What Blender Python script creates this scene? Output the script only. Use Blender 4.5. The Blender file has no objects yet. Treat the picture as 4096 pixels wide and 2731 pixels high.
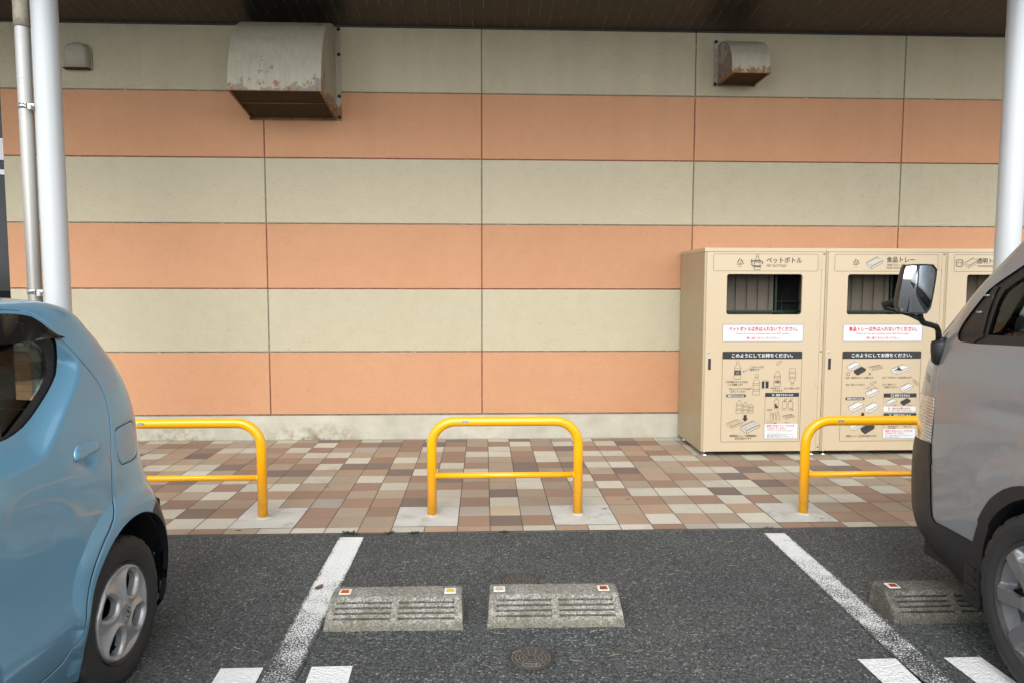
# Store wall with canopy, yellow barriers, recycling bins, a blue hatchback and a grey van.
import bpy, bmesh, math, random
import numpy as np
from mathutils import Vector, Matrix, geometry
random.seed(7); np.random.seed(7)
PI = math.pi; R = math.radians
scene = bpy.context.scene
COL = scene.collection

# ---------------------------------------------------------------- scene tree helpers
def tag(o, label=None, cat=None, group=None, kind=None):
    if label: o['label'] = label
    if cat: o['category'] = cat
    if group: o['group'] = group
    if kind: o['kind'] = kind
    return o
def empty(name, loc=(0, 0, 0), rz=0, label=None, cat=None, group=None):
    o = bpy.data.objects.new(name, None); COL.objects.link(o)
    o.location = loc; o.rotation_euler = (0, 0, rz); o.empty_display_size = .1
    return tag(o, label, cat, group)
def copy_tree(o, parent=None):
    c = o.copy(); COL.objects.link(c); c.parent = parent
    for ch in list(o.children): copy_tree(ch, c)
    return c

class MB:
    """collects shapes and links them as one mesh object"""
    def __init__(s): s.v = []; s.f = []; s.m = []; s.sm = []; s.nm = []
    def add(s, vs, fs, m=0, smooth=False, mat=None):
        k = len(s.v)
        if mat is not None: vs = [tuple(mat @ Vector(v)) for v in vs]
        s.v += [tuple(float(c) for c in v) for v in vs]
        s.f += [tuple(int(i)+k for i in f) for f in fs]
        s.m += [m]*len(fs); s.sm += [smooth]*len(fs); return s
    def frombm(s, bm, m=0, smooth=False, mat=None):
        bm.verts.ensure_lookup_table(); bm.verts.index_update()
        s.add([v.co[:] for v in bm.verts], [[v.index for v in f.verts] for f in bm.faces], m, smooth, mat); bm.free(); return s
    def build(s, name, mats, parent=None, label=None, fix=False):
        me = bpy.data.meshes.new(name); me.from_pydata(s.v, [], s.f)
        for mt in (mats if isinstance(mats, (list, tuple)) else [mats]): me.materials.append(mt)
        me.polygons.foreach_set('material_index', s.m); me.polygons.foreach_set('use_smooth', s.sm)
        me.update()
        if s.nm and len(s.nm) == len(s.v): me.normals_split_custom_set_from_vertices([tuple(float(c) for c in q) for q in s.nm])
        if fix:
            bm = bmesh.new(); bm.from_mesh(me); bmesh.ops.remove_doubles(bm, verts=bm.verts, dist=1e-5); bmesh.ops.recalc_face_normals(bm, faces=bm.faces); bm.to_mesh(me); bm.free()
        o = bpy.data.objects.new(name, me); COL.objects.link(o); o.parent = parent
        if label: o['label'] = label
        return o
def _box(s, a, b, m=0, bev=0, mat=None, seg=2):
    lo = [min(x, y) for x, y in zip(a, b)]; hi = [max(x, y) for x, y in zip(a, b)]
    bm = bmesh.new(); bmesh.ops.create_cube(bm, size=1)
    for v in bm.verts: v.co = Vector([lo[i] + (v.co[i]+.5)*(hi[i]-lo[i]) for i in range(3)])
    if bev: bmesh.ops.bevel(bm, geom=bm.edges[:], offset=bev, segments=seg, affect='EDGES', profile=.5)
    return s.frombm(bm, m, bool(bev) and seg > 1 and False, mat)
MB.box = _box
def _tube(s, path, r, seg=16, m=0, caps=True, mat=None):
    P = [Vector(p) for p in path]; n = len(P); rs = r if isinstance(r, (list, tuple)) else [r]*n
    t0 = (P[1]-P[0]).normalized(); up = Vector((0, 0, 1)) if abs(t0.z) < .9 else Vector((1, 0, 0))
    u = t0.cross(up).normalized(); vs = []; prev = t0
    for i in range(n):
        t = ((P[min(i+1, n-1)]-P[i]).normalized() + (P[i]-P[max(i-1, 0)]).normalized()).normalized()
        q = prev.rotation_difference(t); u = (q @ u).normalized(); prev = t; w = t.cross(u).normalized()
        for k in range(seg):
            a = 2*PI*k/seg; vs.append(P[i] + (u*math.cos(a) + w*math.sin(a))*rs[i])
    fs = [(i*seg+k, i*seg+(k+1) % seg, (i+1)*seg+(k+1) % seg, (i+1)*seg+k) for i in range(n-1) for k in range(seg)]
    s.add(vs, fs, m, True, mat)
    if caps:
        k0 = len(s.v) - n*seg
        s.f += [tuple(k0+k for k in range(seg))[::-1], tuple(k0+(n-1)*seg+k for k in range(seg))]
        s.m += [m, m]; s.sm += [False, False]
    return s
MB.tube = _tube
def _lathe(s, prof, seg=48, axis='Z', m=0, mat=None, smooth=True, rfun=None):
    # prof: (axial, radius); revolved about the axis
    vs = []; n = len(prof)
    for i, (h, r) in enumerate(prof):
        for k in range(seg):
            a = 2*PI*k/seg; rr = r if rfun is None else rfun(i, k, r)
            c, d = rr*math.cos(a), rr*math.sin(a)
            vs.append((c, d, h) if axis == 'Z' else (h, c, d))
    fs = [(i*seg+k, i*seg+(k+1) % seg, (i+1)*seg+(k+1) % seg, (i+1)*seg+k) for i in range(n-1) for k in range(seg)]
    return s.add(vs, fs, m, smooth, mat)
MB.lathe = _lathe
def _prism(s, poly, d, m=0, mat=None, smooth=False):
    # poly in local XY, extruded 0..d in Z, both caps
    n = len(poly); vs = [(x, y, 0) for x, y in poly] + [(x, y, d) for x, y in poly]
    fs = [tuple(range(n))[::-1], tuple(range(n, 2*n))] + [(i, (i+1) % n, n+(i+1) % n, n+i) for i in range(n)]
    return s.add(vs, fs, m, smooth, mat)
MB.prism = _prism
def rrect(x0, y0, x1, y1, r, k=5):
    out = []
    for cx, cy, a0 in ((x1-r, y1-r, 0), (x0+r, y1-r, 90), (x0+r, y0+r, 180), (x1-r, y0+r, 270)):
        for i in range(k+1):
            a = R(a0 + 90*i/k); out.append((cx+r*math.cos(a), cy+r*math.sin(a)))
    return out
def arc(cx, cy, r, a0, a1, k=10): return [(cx+r*math.cos(R(a0+(a1-a0)*i/k)), cy+r*math.sin(R(a0+(a1-a0)*i/k))) for i in range(k+1)]

# flat artwork: everything is drawn in (u, w) on a sheet and placed by a matrix
class Art:
    def __init__(s): s.mb = MB(); s.lift = 0.0
    def fill(s, poly, m, lift=0):
        poly = [tuple(p) for p in poly]
        tri = geometry.tessellate_polygon([[Vector((x, y, 0)) for x, y in poly]])
        s.mb.add([(x, y, lift) for x, y in poly], [t if _ccw(poly, t) else t[::-1] for t in tri], m); return s
    def line(s, pts, w, m, lift=0, closed=False):
        p = [np.array(q, float) for q in pts]; n = len(p)
        if closed: p = p + [p[0]]; n += 1
        L = []; Rr = []
        for i in range(n):
            if closed: a = p[i-1] if i > 0 else p[n-2]; b = p[i+1] if i < n-1 else p[1]
            else: a = p[max(i-1, 0)]; b = p[min(i+1, n-1)]
            t = b-a; t = t/(np.hypot(*t)+1e-12); nn = np.array([-t[1], t[0]])*w/2
            L.append(p[i]+nn); Rr.append(p[i]-nn)
        vs = [(q[0], q[1], lift) for q in L] + [(q[0], q[1], lift) for q in Rr]
        s.mb.add(vs, [(n+i, n+i+1, i+1, i) for i in range(n-1)], m); return s
    def text(s, txt, u, w, m, height=None, width=None, align='CENTER', bold=.0, lift=0, rot=0, sx=None):
        vs, fs = text_mesh(txt)
        if not vs: return s
        A = np.array(vs); lo = A.min(0); hi = A.max(0)
        kx = ky = None
        if height: ky = height/(hi[1]-lo[1])
        if width: kx = width/(hi[0]-lo[0])
        kx = kx or ky; ky = ky or kx
        if sx: kx *= sx
        A = (A - (lo+hi)/2) * [kx, ky]
        if align == 'LEFT': A[:, 0] += (hi[0]-lo[0])*kx/2
        c, d = math.cos(rot), math.sin(rot)
        hh = (hi[1]-lo[1])*ky*bold
        for i, (ox, oy) in enumerate(((0, 0),) if not bold else ((-hh, 0), (hh, 0), (0, hh), (0, -hh))):   # bold: overprinted strokes
            s.mb.add([(u+ox+x*c-y*d, w+oy+x*d+y*c, lift+i*.00004) for x, y in A], fs, m)
        return s
def _ccw(p, t):
    (a, b), (c, d), (e, f) = p[t[0]], p[t[1]], p[t[2]]
    return (c-a)*(f-b)-(e-a)*(d-b) > 0
_tc = {}
def text_mesh(txt, bold=0.0):
    if (txt, bold) in _tc: return _tc[(txt, bold)]
    cu = bpy.data.curves.new('t', 'FONT'); cu.body = txt; cu.size = 1; cu.resolution_u = 2; cu.offset = bold; cu.fill_mode = 'FRONT'
    o = bpy.data.objects.new('t', cu); COL.objects.link(o)
    dg = bpy.context.evaluated_depsgraph_get(); dg.update()
    me = o.evaluated_get(dg).to_mesh()
    vs = [(v.co.x, v.co.y) for v in me.vertices]; fs = []
    for p in me.polygons:
        t = list(p.vertices); a = sum(vs[t[i]][0]*vs[t[(i+1) % len(t)]][1]-vs[t[(i+1) % len(t)]][0]*vs[t[i]][1] for i in range(len(t)))
        fs.append(t if a > 0 else t[::-1])
    o.evaluated_get(dg).to_mesh_clear(); bpy.data.objects.remove(o); bpy.data.curves.remove(cu)
    _tc[(txt, bold)] = (vs, fs); return vs, fs
# ---------------------------------------------------------------- materials
class NT:
    def __init__(s, name):
        s.mat = bpy.data.materials.new(name); s.mat.use_nodes = True; s.t = s.mat.node_tree; s.t.nodes.clear()
        s.out = s.n('ShaderNodeOutputMaterial')
    def n(s, ty, **kw):
        o = s.t.nodes.new(ty)
        for k, v in kw.items():
            if k in ('operation', 'blend_type', 'data_type', 'feature', 'distance', 'noise_dimensions', 'attribute_name', 'interpolation_type', 'bands_direction', 'wave_type', 'coord', 'distribution', 'use_clamp', 'clamp'):
                setattr(o, k, v)
            else:
                key = int(k[1:]) if k[0] == 'i' and k[1:].isdigit() else k.replace('_', ' ')
                s.set(o.inputs[key], v)
        return o
    def set(s, sock, v):
        if hasattr(v, 'links') or isinstance(v, bpy.types.NodeSocket): s.t.links.new(v, sock)
        elif isinstance(v, bpy.types.Node): s.t.links.new(v.outputs[0], sock)
        else:
            if hasattr(sock.default_value, '__len__') and not hasattr(v, '__len__'): v = [v]*len(sock.default_value)
            if hasattr(sock.default_value, '__len__') and len(sock.default_value) == 4 and len(v) == 3: v = tuple(v)+(1,)
            sock.default_value = v
    def pos(s): return s.n('ShaderNodeNewGeometry').outputs['Position']
    def obj(s): return s.n('ShaderNodeTexCoord').outputs['Object']
    def noise(s, vec, scale, detail=4, rough=.55, out='Fac', stretch=None):
        if stretch: vec = s.n('ShaderNodeVectorMath', operation='MULTIPLY', i0=vec, i1=stretch).outputs[0]
        return s.n('ShaderNodeTexNoise', Vector=vec, Scale=scale, Detail=detail, Roughness=rough).outputs[out]
    def vor(s, vec, scale, feature='F1', out='Distance', rnd=1):
        return s.n('ShaderNodeTexVoronoi', feature=feature, Vector=vec, Scale=scale, Randomness=rnd).outputs[out]
    def ramp(s, fac, stops, const=False):
        o = s.n('ShaderNodeValToRGB', Fac=fac); cr = o.color_ramp
        if const: cr.interpolation = 'CONSTANT'
        while len(cr.elements) < len(stops): cr.elements.new(.5)
        for e, (p, c) in zip(cr.elements, stops):
            e.position = p; e.color = (c, c, c, 1) if not hasattr(c, '__len__') else tuple(c[:3])+(1,)
        return o.outputs[0]
    def mix(s, f, a, b, mode='MIX'):
        o = s.n('ShaderNodeMix', data_type='RGBA', blend_type=mode)
        s.set(o.inputs[0], f); s.set(o.inputs[6], a); s.set(o.inputs[7], b); return o.outputs[2]
    def math(s, op, a, b=0.0, clamp=False):
        o = s.n('ShaderNodeMath', operation=op, i0=a, i1=b); o.use_clamp = clamp; return o.outputs[0]
    def sep(s, v): return s.n('ShaderNodeSeparateXYZ', Vector=v).outputs
    def maprange(s, v, a, b, c=0., d=1.): return s.n('ShaderNodeMapRange', Value=v, From_Min=a, From_Max=b, To_Min=c, To_Max=d).outputs[0]
    def bump(s, h, strength=.3, dist=.01, normal=None):
        o = s.n('ShaderNodeBump', Height=h, Strength=strength, Distance=dist)
        if normal is not None: s.set(o.inputs['Normal'], normal)
        return o.outputs[0]
    def bsdf(s, color, rough=.5, metal=0., normal=None, coat=0., spec=.5, alpha=None, coat_rough=.05):
        b = s.n('ShaderNodeBsdfPrincipled', Base_Color=color, Roughness=rough, Metallic=metal)
        s.set(b.inputs['Coat Weight'], coat); s.set(b.inputs['Coat Roughness'], coat_rough); s.set(b.inputs['Specular IOR Level'], spec)
        if normal is not None: s.set(b.inputs['Normal'], normal)
        if alpha is not None: s.set(b.inputs['Alpha'], alpha)
        return b
    def done(s, sh):
        s.t.links.new(sh.outputs[0] if isinstance(sh, bpy.types.Node) else sh, s.out.inputs[0]); return s.mat

def M(name, color, rough=.5, metal=0., var=.12, vs=6., bump=0., bs=60., coat=0., spec=.5, dirt=None, world=True, coat_rough=.05):
    t = NT(name); p = t.pos() if world else t.obj()
    c = np.array(color)
    n1 = t.noise(p, vs, 5, .6)
    col = t.mix(n1, tuple(np.clip(c*(1-var), 0, 1)), tuple(np.clip(c*(1+var), 0, 1)))
    if dirt:
        d = t.ramp(t.noise(p, dirt[1], 6, .65), [(dirt[2], 0), (dirt[2]+.15, 1)])
        col = t.mix(t.math('MULTIPLY', d, dirt[3] if len(dirt) > 3 else .6), col, dirt[0])
    nm = t.bump(t.noise(p, bs, 4), bump, .01) if bump else None
    rg = t.maprange(t.noise(p, vs*2.3, 3), .3, .7, rough*.9, min(1, rough*1.1))
    return t.done(t.bsdf(col, rg, metal, nm, coat, spec, coat_rough=coat_rough))

def wall_mat(name, col, light, dark):
    t = NT(name); p = t.pos(); z = t.sep(p)[2]
    n1 = t.noise(p, 1.1, 5, .6); n2 = t.noise(p, 9, 5, .6)
    c = t.mix(t.ramp(n1, [(.3, 0), (.7, 1)]), light, col)
    c = t.mix(t.math('MULTIPLY', t.ramp(n2, [(.45, 0), (.75, 1)]), .08), c, dark)
    rd = t.n('ShaderNodeObjectInfo').outputs['Random']; c = t.mix(1., c, t.mix(rd, (.955, .955, .95), (1.03, 1.03, 1.03)), 'MULTIPLY')
    # vertical streaks that darken towards the top, and small dark specks
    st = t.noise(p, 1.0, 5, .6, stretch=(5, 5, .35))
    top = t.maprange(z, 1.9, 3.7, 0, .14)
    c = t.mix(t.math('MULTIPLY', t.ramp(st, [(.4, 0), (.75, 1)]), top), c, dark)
    sp = t.ramp(t.noise(p, 46, 3, .6), [(.62, 0), (.72, 1)])
    c = t.mix(t.math('MULTIPLY', sp, .5), c, dark)
    h1 = t.noise(p, 95, 4, .6); h2 = t.noise(p, 30, 3, .5, stretch=(1, 1, 1.6))
    h = t.math('ADD', h1, t.math('MULTIPLY', h2, .8))
    return t.done(t.bsdf(c, .88, 0, t.bump(h, .7, .007), spec=.25))
BEIGE = (.432, .383, .270); ORANGE = (.485, .252, .138)
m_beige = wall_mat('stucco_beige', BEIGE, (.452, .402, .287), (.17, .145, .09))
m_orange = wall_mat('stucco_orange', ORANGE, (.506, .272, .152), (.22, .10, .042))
def joint_mat(name, c1, c2, c3):
    t = NT(name); p = t.pos()
    c = t.mix(t.ramp(t.noise(p, 14, 5, .7), [(.4, 0), (.6, 1)]), c1, c2)
    c = t.mix(t.ramp(t.noise(p, 9, 6, .75), [(.6, 0), (.66, 1)]), c, c3)
    return t.done(t.bsdf(c, .85, 0, t.bump(t.noise(p, 120, 3), .4, .005)))
m_jred = joint_mat('sealant_red', (.16, .05, .028), (.25, .085, .05), (.42, .24, .15))
m_jgrey = joint_mat('sealant_grey', (.12, .11, .075), (.2, .18, .13), (.46, .42, .33))
def plinth_mat():
    t = NT('plinth_concrete'); p = t.pos(); z = t.sep(p)[2]; x = t.sep(p)[0]
    c = t.mix(t.ramp(t.noise(p, 3, 6, .65), [(.35, 0), (.7, 1)]), (.48, .455, .375), (.37, .35, .28))
    low = t.maprange(z, .20, .02, 0, 1)
    near = t.ramp(t.math('ABSOLUTE', t.math('ADD', x, 1.62)), [(.05, 1), (.55, .12)])
    near2 = t.ramp(t.math('ABSOLUTE', t.math('ADD', x, 2.9)), [(.1, .8), (.5, 0)])
    nr = t.math('MAXIMUM', near, near2)
    st = t.ramp(t.noise(p, 11, 7, .7), [(.42, 0), (.62, 1)])
    f = t.math('MULTIPLY', t.math('MULTIPLY', st, low), nr, True)
    c = t.mix(f, c, (.16, .125, .055))
    wh = t.ramp(t.noise(p, 26, 5, .7), [(.6, 0), (.68, 1)])
    c = t.mix(t.math('MULTIPLY', t.math('MULTIPLY', wh, low), t.math('MULTIPLY', near, .8)), c, (.72, .68, .58))
    cr = t.ramp(t.noise(p, 3.5, 8, .8, stretch=(1, 1, .15)), [(.495, 0), (.5, 1), (.505, 0)])
    c = t.mix(t.math('MULTIPLY', cr, .3), c, (.3, .28, .22))
    ed = t.maprange(z, .018, .0, 0, .8)
    c = t.mix(ed, c, (.12, .1, .06))
    return t.done(t.bsdf(c, .9, 0, t.bump(t.noise(p, 70, 5, .6), .25, .005), spec=.2))
m_plinth = plinth_mat()
def soffit_mat():
    t = NT('soffit_boards'); p = t.pos(); s = t.sep(p)
    u = t.math('FRACT', t.math('DIVIDE', s[0], .1))
    ln = t.ramp(u, [(0, 1), (.035, .9), (.06, 0), (1, 0)])
    br = t.ramp(t.noise(p, 10, 5, .75, stretch=(3, .8, 1)), [(.45, 0), (.66, 1)])
    c = t.mix(t.noise(p, 3, 5, .6), (.050, .035, .022), (.075, .054, .035))
    c = t.mix(t.math('MULTIPLY', t.noise(p, 40, 4, .7), .35), c, (.028, .019, .012))
    # soot above the two exhaust hoods
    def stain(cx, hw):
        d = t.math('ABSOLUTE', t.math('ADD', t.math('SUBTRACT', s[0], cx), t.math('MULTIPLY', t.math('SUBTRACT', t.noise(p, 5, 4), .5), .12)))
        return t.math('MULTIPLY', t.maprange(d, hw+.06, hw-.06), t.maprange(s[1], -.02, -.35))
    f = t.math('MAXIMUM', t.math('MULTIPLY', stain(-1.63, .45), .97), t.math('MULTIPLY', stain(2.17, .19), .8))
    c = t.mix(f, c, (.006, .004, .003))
    c = t.mix(t.math('MULTIPLY', ln, t.math('MULTIPLY', br, .75)), c, (.36, .33, .28))  # light glinting on the board grooves, painted as pale broken lines
    h = t.math('MULTIPLY', ln, -1)
    return t.done(t.bsdf(c, .55, 0, t.bump(h, .6, .004), spec=.4))
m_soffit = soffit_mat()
def asphalt_nodes(t):
    p = t.pos(); sep = t.sep(p)
    q = t.n('ShaderNodeVectorMath', operation='MULTIPLY', i0=p, i1=(1, 1, 0)).outputs[0]
    d1 = t.vor(q, 95); cid = t.vor(q, 95, out='Color'); r1 = t.sep(cid)[0]
    d2 = t.vor(q, 210); r2 = t.sep(t.vor(q, 210, out='Color'))[1]
    big = t.noise(q, 1.1, 5, .6); mid = t.noise(q, 7, 5, .65)
    stone = t.ramp(r1, [(0, .042), (.45, .072), (.8, .112), (.93, .17), (1, .30)])
    fine = t.ramp(r2, [(0, .042), (.6, .080), (.9, .135), (1, .26)])
    c = t.mix(t.ramp(d1, [(.3, 0), (.6, 1)]), stone, fine)
    gap = t.ramp(d1, [(.45, 0), (.75, .75)])
    c = t.mix(gap, c, (.022, .022, .021))
    c = t.mix(1., c, (1.05, 1.12, 1.14), 'MULTIPLY')
    tint = t.mix(t.ramp(big, [(.3, 0), (.7, 1)]), (.80, .82, .83), (1.12, 1.10, 1.03)); c = t.mix(1., c, tint, 'MULTIPLY')
    c = t.mix(t.math('MULTIPLY', t.ramp(mid, [(.5, 0), (.8, 1)]), .35), c, (.05, .046, .034))
    # worn wheel track and moss-brown dust towards the stops
    sx = t.math('SUBTRACT', 1.0, t.math('DIVIDE', d1, .9))
    h = t.math('ADD', t.math('MULTIPLY', sx, 1.0), t.math('MULTIPLY', t.math('SUBTRACT', 1., d2), .4))
    return c, t.bump(h, .75, .006)
def asphalt_mat():
    t = NT('asphalt'); c, nm = asphalt_nodes(t)
    return t.done(t.bsdf(c, .82, 0, nm, spec=.35))
m_asphalt = asphalt_mat()
def paint_mat(name, wear, grad=None, axis=None):
    t = NT(name); c, nm = asphalt_nodes(t); p = t.pos(); s = t.sep(p)
    q = t.n('ShaderNodeVectorMath', operation='MULTIPLY', i0=p, i1=(1, 1, 0)).outputs[0]
    n1 = t.noise(q, 130, 4, .65); n2 = t.noise(q, 9, 4, .6)
    w = wear
    if grad: w = t.maprange(s[1], grad[0], grad[1], grad[2], grad[3])
    if axis:   # ragged edges: distance from the line's own axis
        cx = t.math('ADD', t.math('MULTIPLY', s[1], axis[1]), axis[0]); e = t.math('DIVIDE', t.math('ABSOLUTE', t.math('SUBTRACT', s[0], cx)), axis[2])
        w = t.math('SUBTRACT', w, t.maprange(e, .72, 1.02, 0, .15))
    v = t.math('ADD', t.math('ADD', t.math('SUBTRACT', n1, .5), t.math('MULTIPLY', t.math('SUBTRACT', n2, .5), .35)), w)
    f = t.ramp(v, [(.485, 0), (.515, 1)])
    wc = t.mix(t.noise(q, 25, 5, .7), (.66, .67, .66), (.77, .78, .77))
    wc = t.mix(t.math('MULTIPLY', t.ramp(t.noise(q, 60, 5, .7), [(.55, 0), (.72, 1)]), .3), wc, (.4, .39, .36))
    col = t.mix(f, c, wc)
    return t.done(t.bsdf(col, .7, 0, nm, spec=.35))
m_line1 = paint_mat('line_paint_worn', .5, (-4.2, -3.0, .445, .66), (-.781, 0., .0715))
m_line2 = paint_mat('line_paint_worn_right', .5, (-4.3, -2.85, .435, .61), (1.811, .02353, .070))
m_dash = paint_mat('line_paint_fresh', .74)
def tile_mat():
    t = NT('paving_tile'); p = t.pos()
    a = t.n('ShaderNodeAttribute', attribute_name='tile').outputs['Color']
    n = t.noise(p, 7, 5, .65); n2 = t.noise(p, 150, 3, .6)
    c = t.mix(1., a, t.mix(n, (.86, .86, .85), (1.1, 1.1, 1.08)), 'MULTIPLY')
    sp = t.ramp(n2, [(.60, 0), (.68, 1)])
    c = t.mix(t.math('MULTIPLY', sp, .45), c, (.12, .09, .07))
    bl = t.ramp(t.noise(p, 2.2, 6, .7), [(.56, 0), (.72, 1)])
    c = t.mix(t.math('MULTIPLY', bl, .28), c, (.16, .13, .10))
    return t.done(t.bsdf(c, t.maprange(n, .3, .7, .6, .8), 0, t.bump(n2, .2, .003), spec=.35))
m_tile = tile_mat()
m_grout = M('grout', (.10, .085, .07), .9, var=.3, vs=20, bump=.3)
m_pad = M('footing_mortar', (.47, .465, .43), .85, var=.16, vs=6, bump=.25, bs=45, dirt=((.30, .285, .25), 7, .50, .6))
def yellow_mat():
    t = NT('yellow_powder_coat'); p = t.pos()
    c = t.mix(t.noise(p, 8, 4), (.88, .385, .001), (.91, .41, .002))
    sc = t.ramp(t.noise(p, 22, 7, .75, stretch=(1, 1, .35)), [(.69, 0), (.715, 1)])
    c = t.mix(t.math('MULTIPLY', sc, .75), c, (.22, .09, .012))
    z = t.sep(p)[2]; ft = t.math('MULTIPLY', t.maprange(z, .16, .012), t.ramp(t.noise(p, 30, 6, .75), [(.5, 0), (.66, 1)]))
    c = t.mix(t.math('MULTIPLY', ft, .75), c, (.32, .16, .05))
    c = t.mix(t.math('MULTIPLY', t.ramp(t.noise(p, 5, 6, .7), [(.5, 0), (.8, 1)]), .25), c, (.62, .28, .004))
    return t.done(t.bsdf(c, .28, 0, t.bump(t.noise(p, 60, 3), .03, .003), coat=.25, spec=.5, coat_rough=.15))
m_yellow = yellow_mat()
m_stick = M('black_sticker', (.02, .02, .022), .4)
m_stickw = M('sticker_print', (.7, .7, .7), .5)
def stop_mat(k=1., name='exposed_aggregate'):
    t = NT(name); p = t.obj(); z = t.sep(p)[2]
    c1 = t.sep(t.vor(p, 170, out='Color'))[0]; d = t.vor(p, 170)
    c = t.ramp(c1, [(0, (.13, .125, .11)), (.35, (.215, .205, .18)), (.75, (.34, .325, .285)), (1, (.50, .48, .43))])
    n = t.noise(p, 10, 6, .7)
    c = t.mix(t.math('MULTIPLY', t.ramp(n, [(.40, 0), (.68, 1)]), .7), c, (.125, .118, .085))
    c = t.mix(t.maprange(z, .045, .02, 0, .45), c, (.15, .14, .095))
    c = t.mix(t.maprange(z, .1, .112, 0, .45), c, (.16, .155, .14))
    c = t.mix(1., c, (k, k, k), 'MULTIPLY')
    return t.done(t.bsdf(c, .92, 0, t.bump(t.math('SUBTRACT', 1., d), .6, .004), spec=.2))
m_stop = stop_mat(); m_stop2 = stop_mat(.5, 'exposed_aggregate_dark_shaded')  # second copy darkened for the van's shade and its own darker concrete
m_refl_frame = M('reflector_frame', (.72, .70, .62), .45, var=.12, vs=40, dirt=((.25, .22, .16), 60, .55, .6))
def lens(name, col, em=0):
    t = NT(name); p = t.obj()
    v = t.vor(p, 220)
    b = t.bsdf(t.mix(t.noise(p, 90, 3), tuple(np.array(col)*.75), col), .18, 0, t.bump(v, .5, .003), coat=.6)
    return t.done(b)
m_lens_o = lens('lens_orange', (.50, .075, .006)); m_lens_y = lens('lens_yellow', (.62, .52, .07)); m_lens_w = lens('lens_worn', (.52, .48, .40)); m_lens_r = lens('lens_red', (.30, .035, .010))
m_iron = M('cast_iron', (.060, .052, .046), .75, .3, var=.35, vs=30, bump=.3, bs=80, dirt=((.12, .10, .08), 40, .55, .5))
m_ironj = M('cast_iron_grit', (.27, .245, .21), .9, var=.3, vs=50)
def pole_mat():
    t = NT('white_pole_paint'); p = t.pos()
    c = t.mix(t.noise(p, 2, 5, .6), (.42, .44, .45), (.46, .48, .49))
    d = t.ramp(t.noise(p, 14, 7, .75, stretch=(1, 1, .2)), [(.66, 0), (.74, 1)])
    c = t.mix(t.math('MULTIPLY', d, .25), c, (.5, .48, .42))
    return t.done(t.bsdf(c, .32, 0, t.bump(t.noise(p, 9, 2), .02, .01), coat=.3))
m_pole = pole_mat()
def pipe_mat():
    t = NT('drainpipe_pvc'); p = t.pos(); z = t.sep(p)[2]
    c = t.ramp(t.math('DIVIDE', z, 4.0), [(.0, (.17, .165, .145)), (.40, (.20, .19, .17)), (.56, (.33, .325, .30)), (.80, (.42, .415, .40)), (1., (.38, .365, .33))])
    st = t.ramp(t.noise(p, 6, 7, .75, stretch=(2, 2, 9)), [(.58, 0), (.64, 1)])
    band = t.ramp(t.math('DIVIDE', z, 4.0), [(.55, .05), (.66, .5), (.76, .5), (.8, .1)])
    c = t.mix(t.math('MULTIPLY', st, band), c, (.26, .25, .23))
    return t.done(t.bsdf(c, .38, .15, t.bump(t.noise(p, 40, 3), .04, .004)))
m_pipe = pipe_mat()
m_pipe_old = M('drainpipe_socket_stained', (.30, .265, .205), .6, .1, var=.3, vs=18, dirt=((.16, .13, .09), 30, .5, .7))
m_steel = M('galvanised_steel', (.45, .45, .44), .35, .8, var=.15, vs=20)
m_chrome = M('chrome', (.75, .75, .75), .12, 1., var=.03)
def hood_mat(name='hood_paint_peeling', zs=1., pk=0., zo=0.):
    # cream paint, rust creeping from the lower edge and patches of bare zinc
    t = NT(name); p = t.pos(); o = t.obj(); z = t.math('ADD', t.math('DIVIDE', t.sep(o)[2], zs), zo)
    c = t.mix(t.noise(p, 4, 5, .65), (.31, .285, .215), (.39, .36, .275))
    st = t.ramp(t.noise(p, 4, 6, .7, stretch=(6, 6, .5)), [(.45, 0), (.75, 1)])
    c = t.mix(t.math('MULTIPLY', st, .45), c, (.20, .175, .125))
    c = t.mix(t.math('MULTIPLY', t.ramp(t.noise(p, 60, 4, .7), [(.56, 0), (.7, 1)]), .4), c, (.26, .22, .15))
    low = t.maprange(z, .50, .09, 0, 1, )
    pn = t.math('ADD', t.noise(p, 5.2, 6, .62), pk); low = t.math('POWER', low, 2.2)
    peel = t.ramp(t.math('ADD', pn, t.math('MULTIPLY', low, .23)), [(.66, 0), (.675, 1)])
    rim = t.ramp(t.math('ADD', pn, t.math('MULTIPLY', low, .23)), [(.62, 0), (.665, 1), (.69, 0)])
    c = t.mix(peel, c, t.mix(t.noise(p, 40, 4, .7), (.15, .12, .095), (.27, .235, .20)))
    ru = t.ramp(t.math('ADD', t.noise(p, 17, 6, .7), t.math('MULTIPLY', t.maprange(z, .26, .08, 0, 1), .20)), [(.65, 0), (.71, 1)])
    c = t.mix(t.math('MULTIPLY', ru, .9), c, t.mix(t.noise(p, 60, 3), (.10, .035, .010), (.33, .14, .035)))
    return t.done(t.bsdf(c, .55, 0, t.bump(t.math('SUBTRACT', t.noise(p, 70, 3), t.math('MULTIPLY', peel, 1.2)), .25, .004), spec=.35))
m_hood = hood_mat(); m_hood_small = hood_mat('hood_paint_small', .42, -.005, .0); m_hood_peel = hood_mat('hood_paint_flaking', 1., .135)
m_rust = M('rusted_edge', (.20, .085, .022), .85, .1, var=.5, vs=40, bump=.4, bs=120, dirt=((.05, .025, .012), 30, .5, .7))
def mesh_mat():
    t = NT('hood_insect_mesh'); p = t.obj()
    c = t.mix(t.noise(p, 12, 5, .7), (.040, .026, .014), (.075, .05, .028))
    return t.done(t.bsdf(c, .9, 0, t.bump(t.noise(p, 300, 2), .4, .002), spec=.15))
m_mesh = mesh_mat()
m_bolt = M('rusty_bolt', (.045, .022, .012), .8, .4, var=.4, vs=90)
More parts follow.
